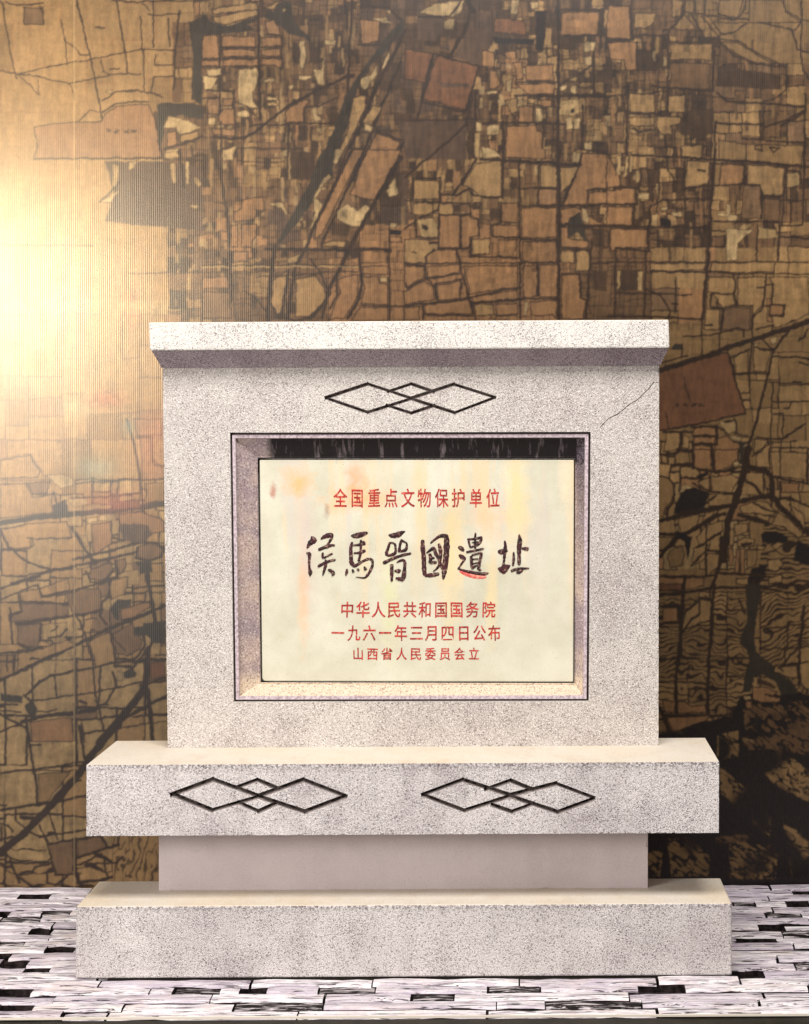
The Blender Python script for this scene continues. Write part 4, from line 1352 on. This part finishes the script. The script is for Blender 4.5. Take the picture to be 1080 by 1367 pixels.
run('''
M w 2.5v 0 245 190 215 250 310 330 420
M f t 0 255 190 225 250 320 240 360 0 370
M w 4v 0 380 330 380
M f v 170 400 310 390 290 460 210 470
M f t 0 410 160 400 210 490 320 470 330 580 0 620
M f w 290 350 380 340 460 370 460 410 380 430 350 410
M f w 440 480 540 490 550 530 470 550 430 510
M w 10r 0 650 300 605 500 590 700 570 1060 525
M w 3 330 460 400 610
M f r 330 540 420 500 440 600 340 610
M f n 710 520 870 500 880 550 700 570
M w 3 450 490 590 490 870 465
M w 3 480 400 870 375 1040 375
M w 4.5 790 0 840 150 870 330 900 560 920 820 935 1033
M f o 880 110 950 110 950 240 1010 300 1030 370 890 380
M f a 905 400 1030 390 1030 510 915 520
M w 3 945 120 955 250 970 290 1030 290
M w 3 860 110 950 115
M f o 840 0 1010 0 1010 100 860 100
M f w 540 620 610 612 610 640 545 650
M f w 620 600 720 590 725 625 620 635
M f t 0 700 150 660 420 640 450 740 240 750 190 740 190 800 60 810
M w 4 0 680 50 800 180 900 320 940 450 935
M w 2.5 170 740 200 740 210 780 180 810 70 815
M w 2.5 240 750 450 740
M w 6 450 680 560 860 600 900
M f l 500 730 545 725 560 790 530 800
M f o 570 660 690 640 700 780 590 850
M w 5 460 880 700 820 900 760
M w 5 70 1030 340 945 600 890 760 850 1030 800
M w 3 150 980 440 920
M f o 740 590 890 580 1000 620 1030 640 1030 700 900 720 760 700
M f g 760 650 930 660 960 720 900 780 780 760 750 690
M w 4 700 740 780 760
M f v 870 800 970 770 1020 810 1000 860 920 880 850 860
M w 3.5 860 780 980 770 1035 810 1010 860 930 885 850 870 860 800
M f r 830 890 940 880 960 960 870 970 880 920
M f l 760 960 870 940 870 1033 750 1033
M f l 480 920 560 905 570 920 480 940
M f v 570 940 700 890 710 960 640 1010 560 1000
M w 3.5 540 950 570 1020 650 1020 720 930 750 880
M f v 720 880 790 870 780 940 730 990
M w 4 730 880 740 990 620 1033
N f t 250 70 430 10 440 100 270 120
N w 4 0 75 250 0
N w 4 240 50 260 120 420 90
N w 3 10 140 230 50 
N f t 130 100 250 70 260 130 410 110 400 170 280 160 140 150
N f v 120 170 420 165 430 245 70 285 70 235 130 225
N w 4 50 160 270 155 400 175 440 180
N f v 420 90 460 80 620 70 640 130 630 220 460 240 430 180
N w 3.5 430 100 620 40 680 10 740 5
N f v 610 60 680 20 690 120 640 130
N w 4 690 20 680 130 640 160 630 250 670 300
N w 3.5 690 70 800 70 1040 55
N f t 700 20 800 0 800 50 780 110 700 140 690 80
N f r 690 200 740 140 820 140 820 180 750 200 750 270 720 260
N f o 760 200 940 150 940 190 830 260 760 270
N w 3 830 155 940 155
N w 7 925 0 960 200 980 320
N w 6 0 655 280 520 470 430 740 300 900 240 1035 180
N w 5 100 295 300 270 480 245 640 210
N f v 110 300 250 290 250 400 230 440 180 440 110 410
N w 4.5 60 240 75 420
N w 4 60 200 70 240 130 220 120 110
N f l 265 300 420 285 410 370 370 400 340 430 270 400
N w 4 255 300 250 400 320 400 350 430
N w 3.5 420 330 380 370 300 385
N w 3 320 345 350 330 360 310
N w 4 110 415 190 455 260 440
N f t -30 430 100 420 170 460 250 450 110 460 80 480 -30 480
N w 3.5 0 480 170 465
N f a 0 495 85 490 85 610 0 640
N w 3 45 490 45 590 
N w 3 95 480 90 600
N w 3.5 0 530 85 530
N f t 110 480 260 450 430 390 470 430 300 500 110 590
N w 4 190 515 240 515
N w 5 420 390 445 388
N w 3.5 480 240 540 380 580 540 600 740 620 830 650 970
N w 3.5 490 325 510 325
N w 3 570 330 590 330
N w 3 580 262 600 265
N f t 560 400 690 350 710 440 720 540 600 560
N w 3 690 350 720 490 730 570
N f v 700 360 830 290 890 400 880 450 800 500 730 480
N w 2.5 700 360 790 470
N w 4 890 340 910 430 860 500 830 520
N f t 740 540 840 520 820 560 740 560
N w 5 720 560 830 570 940 440 960 400
N f r 840 320 1040 270 1040 420 960 410 920 370 840 370
N f w 740 590 770 600 770 650 735 650
N f r 770 600 830 570 860 600 850 630 780 640
N w 4 1040 520 720 540 480 590
N w 6 710 600 730 690
N w 5 480 590 340 620 320 620 250 660 160 750
N w 3.5 340 620 350 690 355 760
N w 3.5 200 780 480 740 720 700 850 670 1040 635
N w 4 880 680 1040 650
N w 8 930 450 920 680 940 850 960 1033
N f n 940 540 1035 530 1035 630 940 640
N w 4 720 700 660 800 610 810 680 800
N f r 0 730 140 745 140 790 0 780
N w 4 0 800 110 800
N f r 150 810 200 780 240 820 230 860 200 900
N w 4 150 740 210 800
N w 3 240 840 300 850 350 830
N w 6 130 910 250 880 400 860 600 830
N w 3 0 840 130 845
N w 5 500 780 540 795
N f v 470 860 605 840 610 880 480 910
N w 4 450 900 620 890 740 870
N w 4.5 0 860 130 930 170 950 190 1033
N w 4 0 970 110 930
N w 3.5 510 920 530 1033
N w 3.5 460 800 480 920
N f b 190 910 450 880 470 1033 200 1033
N w 2.5 530 980 700 960 1040 900
N w 13 620 1040 740 900 840 790 900 700
N w 6 720 920 850 850 1040 750
N w 4 840 880 890 870
N w 1.5 350 0 350 600
N w 3.2 465 0 468 1033
O w 5 160 0 190 130 220 300 240 490
O w 4 0 290 250 265 540 215
O w 2.5 200 275 540 275
O w 4 200 118 250 118
O f a 240 300 440 280 300 470 240 480
O w 13 -120 860 0 790 150 670 280 540 400 400 500 290 560 200 700 20 740 -10
O w 5 500 0 520 130 540 230
O w 3.5 520 45 720 10
O w 5 0 520 240 490 540 435
O w 3 0 490 40 490
O w 4 470 340 505 340
O w 4 95 520 100 590 150 640 250 690 540 645
O w 7 130 570 160 575 240 575
O w 3.5 300 500 340 640 360 710
O w 6 310 670 345 668
O w 4 250 620 300 730 350 930
O f v 300 740 460 710 460 880 450 925 360 935
O f v 480 710 640 690 670 760 600 790 485 815
O w 4 300 740 470 705 640 680
O w 5 640 690 680 760 600 790 480 820
O w 5 680 760 740 740 740 690
O w 7 465 700 470 880 490 980 520 1000
O w 4 480 870 560 840 640 800
O w 3.5 540 880 580 860 730 850 770 820
O w 4 655 830 660 900 680 950
O w 4 350 930 500 920
O w 4 0 710 150 680
O w 4 30 770 90 900 120 980
O w 4 0 860 40 880 75 880
O w 3.5 120 935 200 920 220 880 310 865
O w 5 120 950 220 1010
O w 5 350 1000 420 940
O w 4 300 930 300 980 340 990
O w 4 0 610 50 620 80 660
O w 4 10 630 10 720
O w 5 500 980 640 960 700 940
''')
# caption marks on the reddish fields (too soft to read in the print)
for cx_, cy_ in [(163, 175), (922, 541)]:
    for k, (dx, ww) in enumerate([(-18, 6), (-7, 6), (5, 8), (15, 8)]):
        for q in range(5):
            line([(cx_ + dx - ww / 2 + rs.uniform(0, 2), cy_ + rs.uniform(-3, 3)), (cx_ + dx + ww / 2 - rs.uniform(0, 2), cy_ + rs.uniform(-3, 3))], 1.3, 'k', 0.75)
# iridescent glare of the laminate, painted into the print as faint tints
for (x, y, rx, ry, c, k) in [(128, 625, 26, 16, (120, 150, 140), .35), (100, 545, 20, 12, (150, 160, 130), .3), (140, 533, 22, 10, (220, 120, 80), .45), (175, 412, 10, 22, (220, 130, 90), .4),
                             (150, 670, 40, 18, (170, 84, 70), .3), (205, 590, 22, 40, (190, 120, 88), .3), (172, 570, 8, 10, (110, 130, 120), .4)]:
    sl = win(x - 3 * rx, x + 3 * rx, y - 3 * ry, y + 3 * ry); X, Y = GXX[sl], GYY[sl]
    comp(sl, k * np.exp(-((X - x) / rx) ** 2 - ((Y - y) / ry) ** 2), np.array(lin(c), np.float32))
# mottling, vertical drag of the scan, and soft print
def blocky(X, Y, sx, sy, seed):
    r = np.random.RandomState(seed).rand(256, 256).astype(np.float32)
    v = Y / sy + 500; iv = np.floor(v).astype(int); u = X / sx + 500 + r[iv % 256, 7] * 5
    return r[iv % 256, np.floor(u).astype(int) % 256]
topm = np.clip((GXX - 240) / 60, 0, 1) * np.clip((440 - GYY) / 60, 0, 1)
detail = np.clip(fb(GXX, GYY, 70, 70, 481) * 1.8 - 0.45, 0, 1)
wl_ = np.clip((IMG[..., 0] - 0.26) / 0.1, 0, 1)
tone = 1 - wl_ * np.clip(fb(GXX, GYY, 9, 11, 501) * 1.6 - 0.45, 0, 1) * 0.55 + topm * detail * ((blocky(WX, WY, 5, 14, 491) - 0.5) * 0.5 + (blocky(WX, WY, 12, 7, 492) - 0.5) * 0.4) + topm * ((vn(GXX, GYY, 2.6, 30, 461) - 0.5) * 0.34 + (vn(GXX, GYY, 7, 40, 471) - 0.5) * 0.25) + (fb(GXX, GYY, 90, 90, 401) - 0.5) * 0.30 + (fb(GXX, GYY, 9, 28, 411) - 0.5) * 0.26 + (vn(GXX, GYY, 3.5, 16, 421) - 0.5) * 0.30 + (vn(GXX, GYY, 14, 4, 441) - 0.5) * 0.16 + (vn(GXX, GYY, 2.6, 2.6, 431) - 0.5) * 0.16
IMG *= tone[..., None] * 0.69 * np.array([1.0, 0.99, 0.94], np.float32)
lum = IMG.mean(2, keepdims=True); IMG *= np.clip((lum / 0.05), 0.05, 1.0) ** 0.30 * 1.04
IMG[1:-1, 1:-1] = (IMG[1:-1, 1:-1] * 4 + IMG[:-2, 1:-1] + IMG[2:, 1:-1] + IMG[1:-1, :-2] + IMG[1:-1, 2:]) / 8
# seams of the laminate sheets
for sx_ in (99,):
    sl = win(sx_ - 2, sx_ + 2, -70, 1200, 0); comp(sl, np.clip(1.2 - np.abs(GXX[sl] - sx_) / 1.2, 0, 1) * 0.35, 'w')
np.clip(IMG, 0.003, 0.9, out=IMG)

def wall_sheet():
    keep = np.ones((nyg - 1, nxg - 1), bool)
    i0, i1 = int((285 - GX0) / GS), int((825 - GX0) / GS); j0, j1 = int((485 - GY0) / GS), int((1150 - GY0) / GS)
    keep[j0:j1, i0:i1] = False
    # wall points: plain vertical plane at YWALL
    dx = GXX - CX; dy = GYY - CY; d = YWALL - CAMY
    Xw = (dx - ROLL * dy) * d / F; Zw = H - (dy + ROLL * dx) * d / F
    idx = np.full((nyg, nxg), -1, np.int64); used = np.zeros((nyg, nxg), bool)
    used[:-1, :-1] |= keep; used[1:, :-1] |= keep; used[:-1, 1:] |= keep; used[1:, 1:] |= keep
    nv = int(used.sum()); idx[used] = np.arange(nv)
    co = np.stack([Xw[used], np.full(nv, YWALL, np.float32), Zw[used]], 1).astype(np.float32)
    q = np.stack([idx[1:, :-1][keep], idx[1:, 1:][keep], idx[:-1, 1:][keep], idx[:-1, :-1][keep]], 1)
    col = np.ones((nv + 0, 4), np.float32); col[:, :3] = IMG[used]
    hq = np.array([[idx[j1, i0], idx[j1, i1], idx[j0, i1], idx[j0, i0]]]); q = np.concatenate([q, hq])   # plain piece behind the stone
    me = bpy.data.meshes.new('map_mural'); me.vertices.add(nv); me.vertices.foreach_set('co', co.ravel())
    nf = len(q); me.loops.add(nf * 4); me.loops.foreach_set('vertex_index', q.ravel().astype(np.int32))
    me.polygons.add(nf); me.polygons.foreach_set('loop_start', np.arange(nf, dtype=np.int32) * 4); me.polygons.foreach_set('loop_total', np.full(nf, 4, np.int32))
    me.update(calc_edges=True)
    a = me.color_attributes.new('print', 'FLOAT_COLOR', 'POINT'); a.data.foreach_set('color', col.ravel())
    t = NT('printed_laminate'); at = t.n('ShaderNodeAttribute'); at.attribute_name = 'print'
    rib = t.noise(1, 2, 0.6, t.sc(t.P, (170, 1, 2.2)))
    wv = t.n('ShaderNodeTexWave', wave_type='BANDS', bands_direction='X'); wv.inputs['Scale'].default_value = 34; wv.inputs['Distortion'].default_value = 0.6; wv.inputs['Detail'].default_value = 1; t.L(t.P, wv.inputs[0])
    thr = t.noise(1, 2, 0.6, t.sc(t.P, (260, 1, 90))); thr2 = t.noise(330, 1)
    c = t.mix(t.rng(thr, 0.35, 0.65, 0, 0.22), at.outputs['Color'], lin((60, 44, 30)))
    hgt = t.m2('ADD', t.m2('MULTIPLY', wv.outputs[1], 0.5), t.m2('ADD', t.m2('MULTIPLY', rib, 0.6), t.m2('MULTIPLY', thr2, 0.45)))
    t.out(c, t.rng(t.noise(4, 3), 0.3, 0.7, 0.31, 0.35), t.bump(hgt, 0.14, 0.0024), 0.5)
    me.materials.append(t.m)
    o = bpy.data.objects.new('map_mural', me); COL.objects.link(o)
    o['label'] = 'large sepia aerial map printed on satin sheet behind the stone monument'; o['category'] = 'mural'
wall_sheet()
wl = mesh_obj('wall', boxv(-4.6, 3.2, YWALL + 0.004, YWALL + 0.12, -0.2, 4.6), BF, NT('wall_backing').out(lin((120, 104, 84)), 0.9, None, 0.2)); wl['kind'] = 'structure'
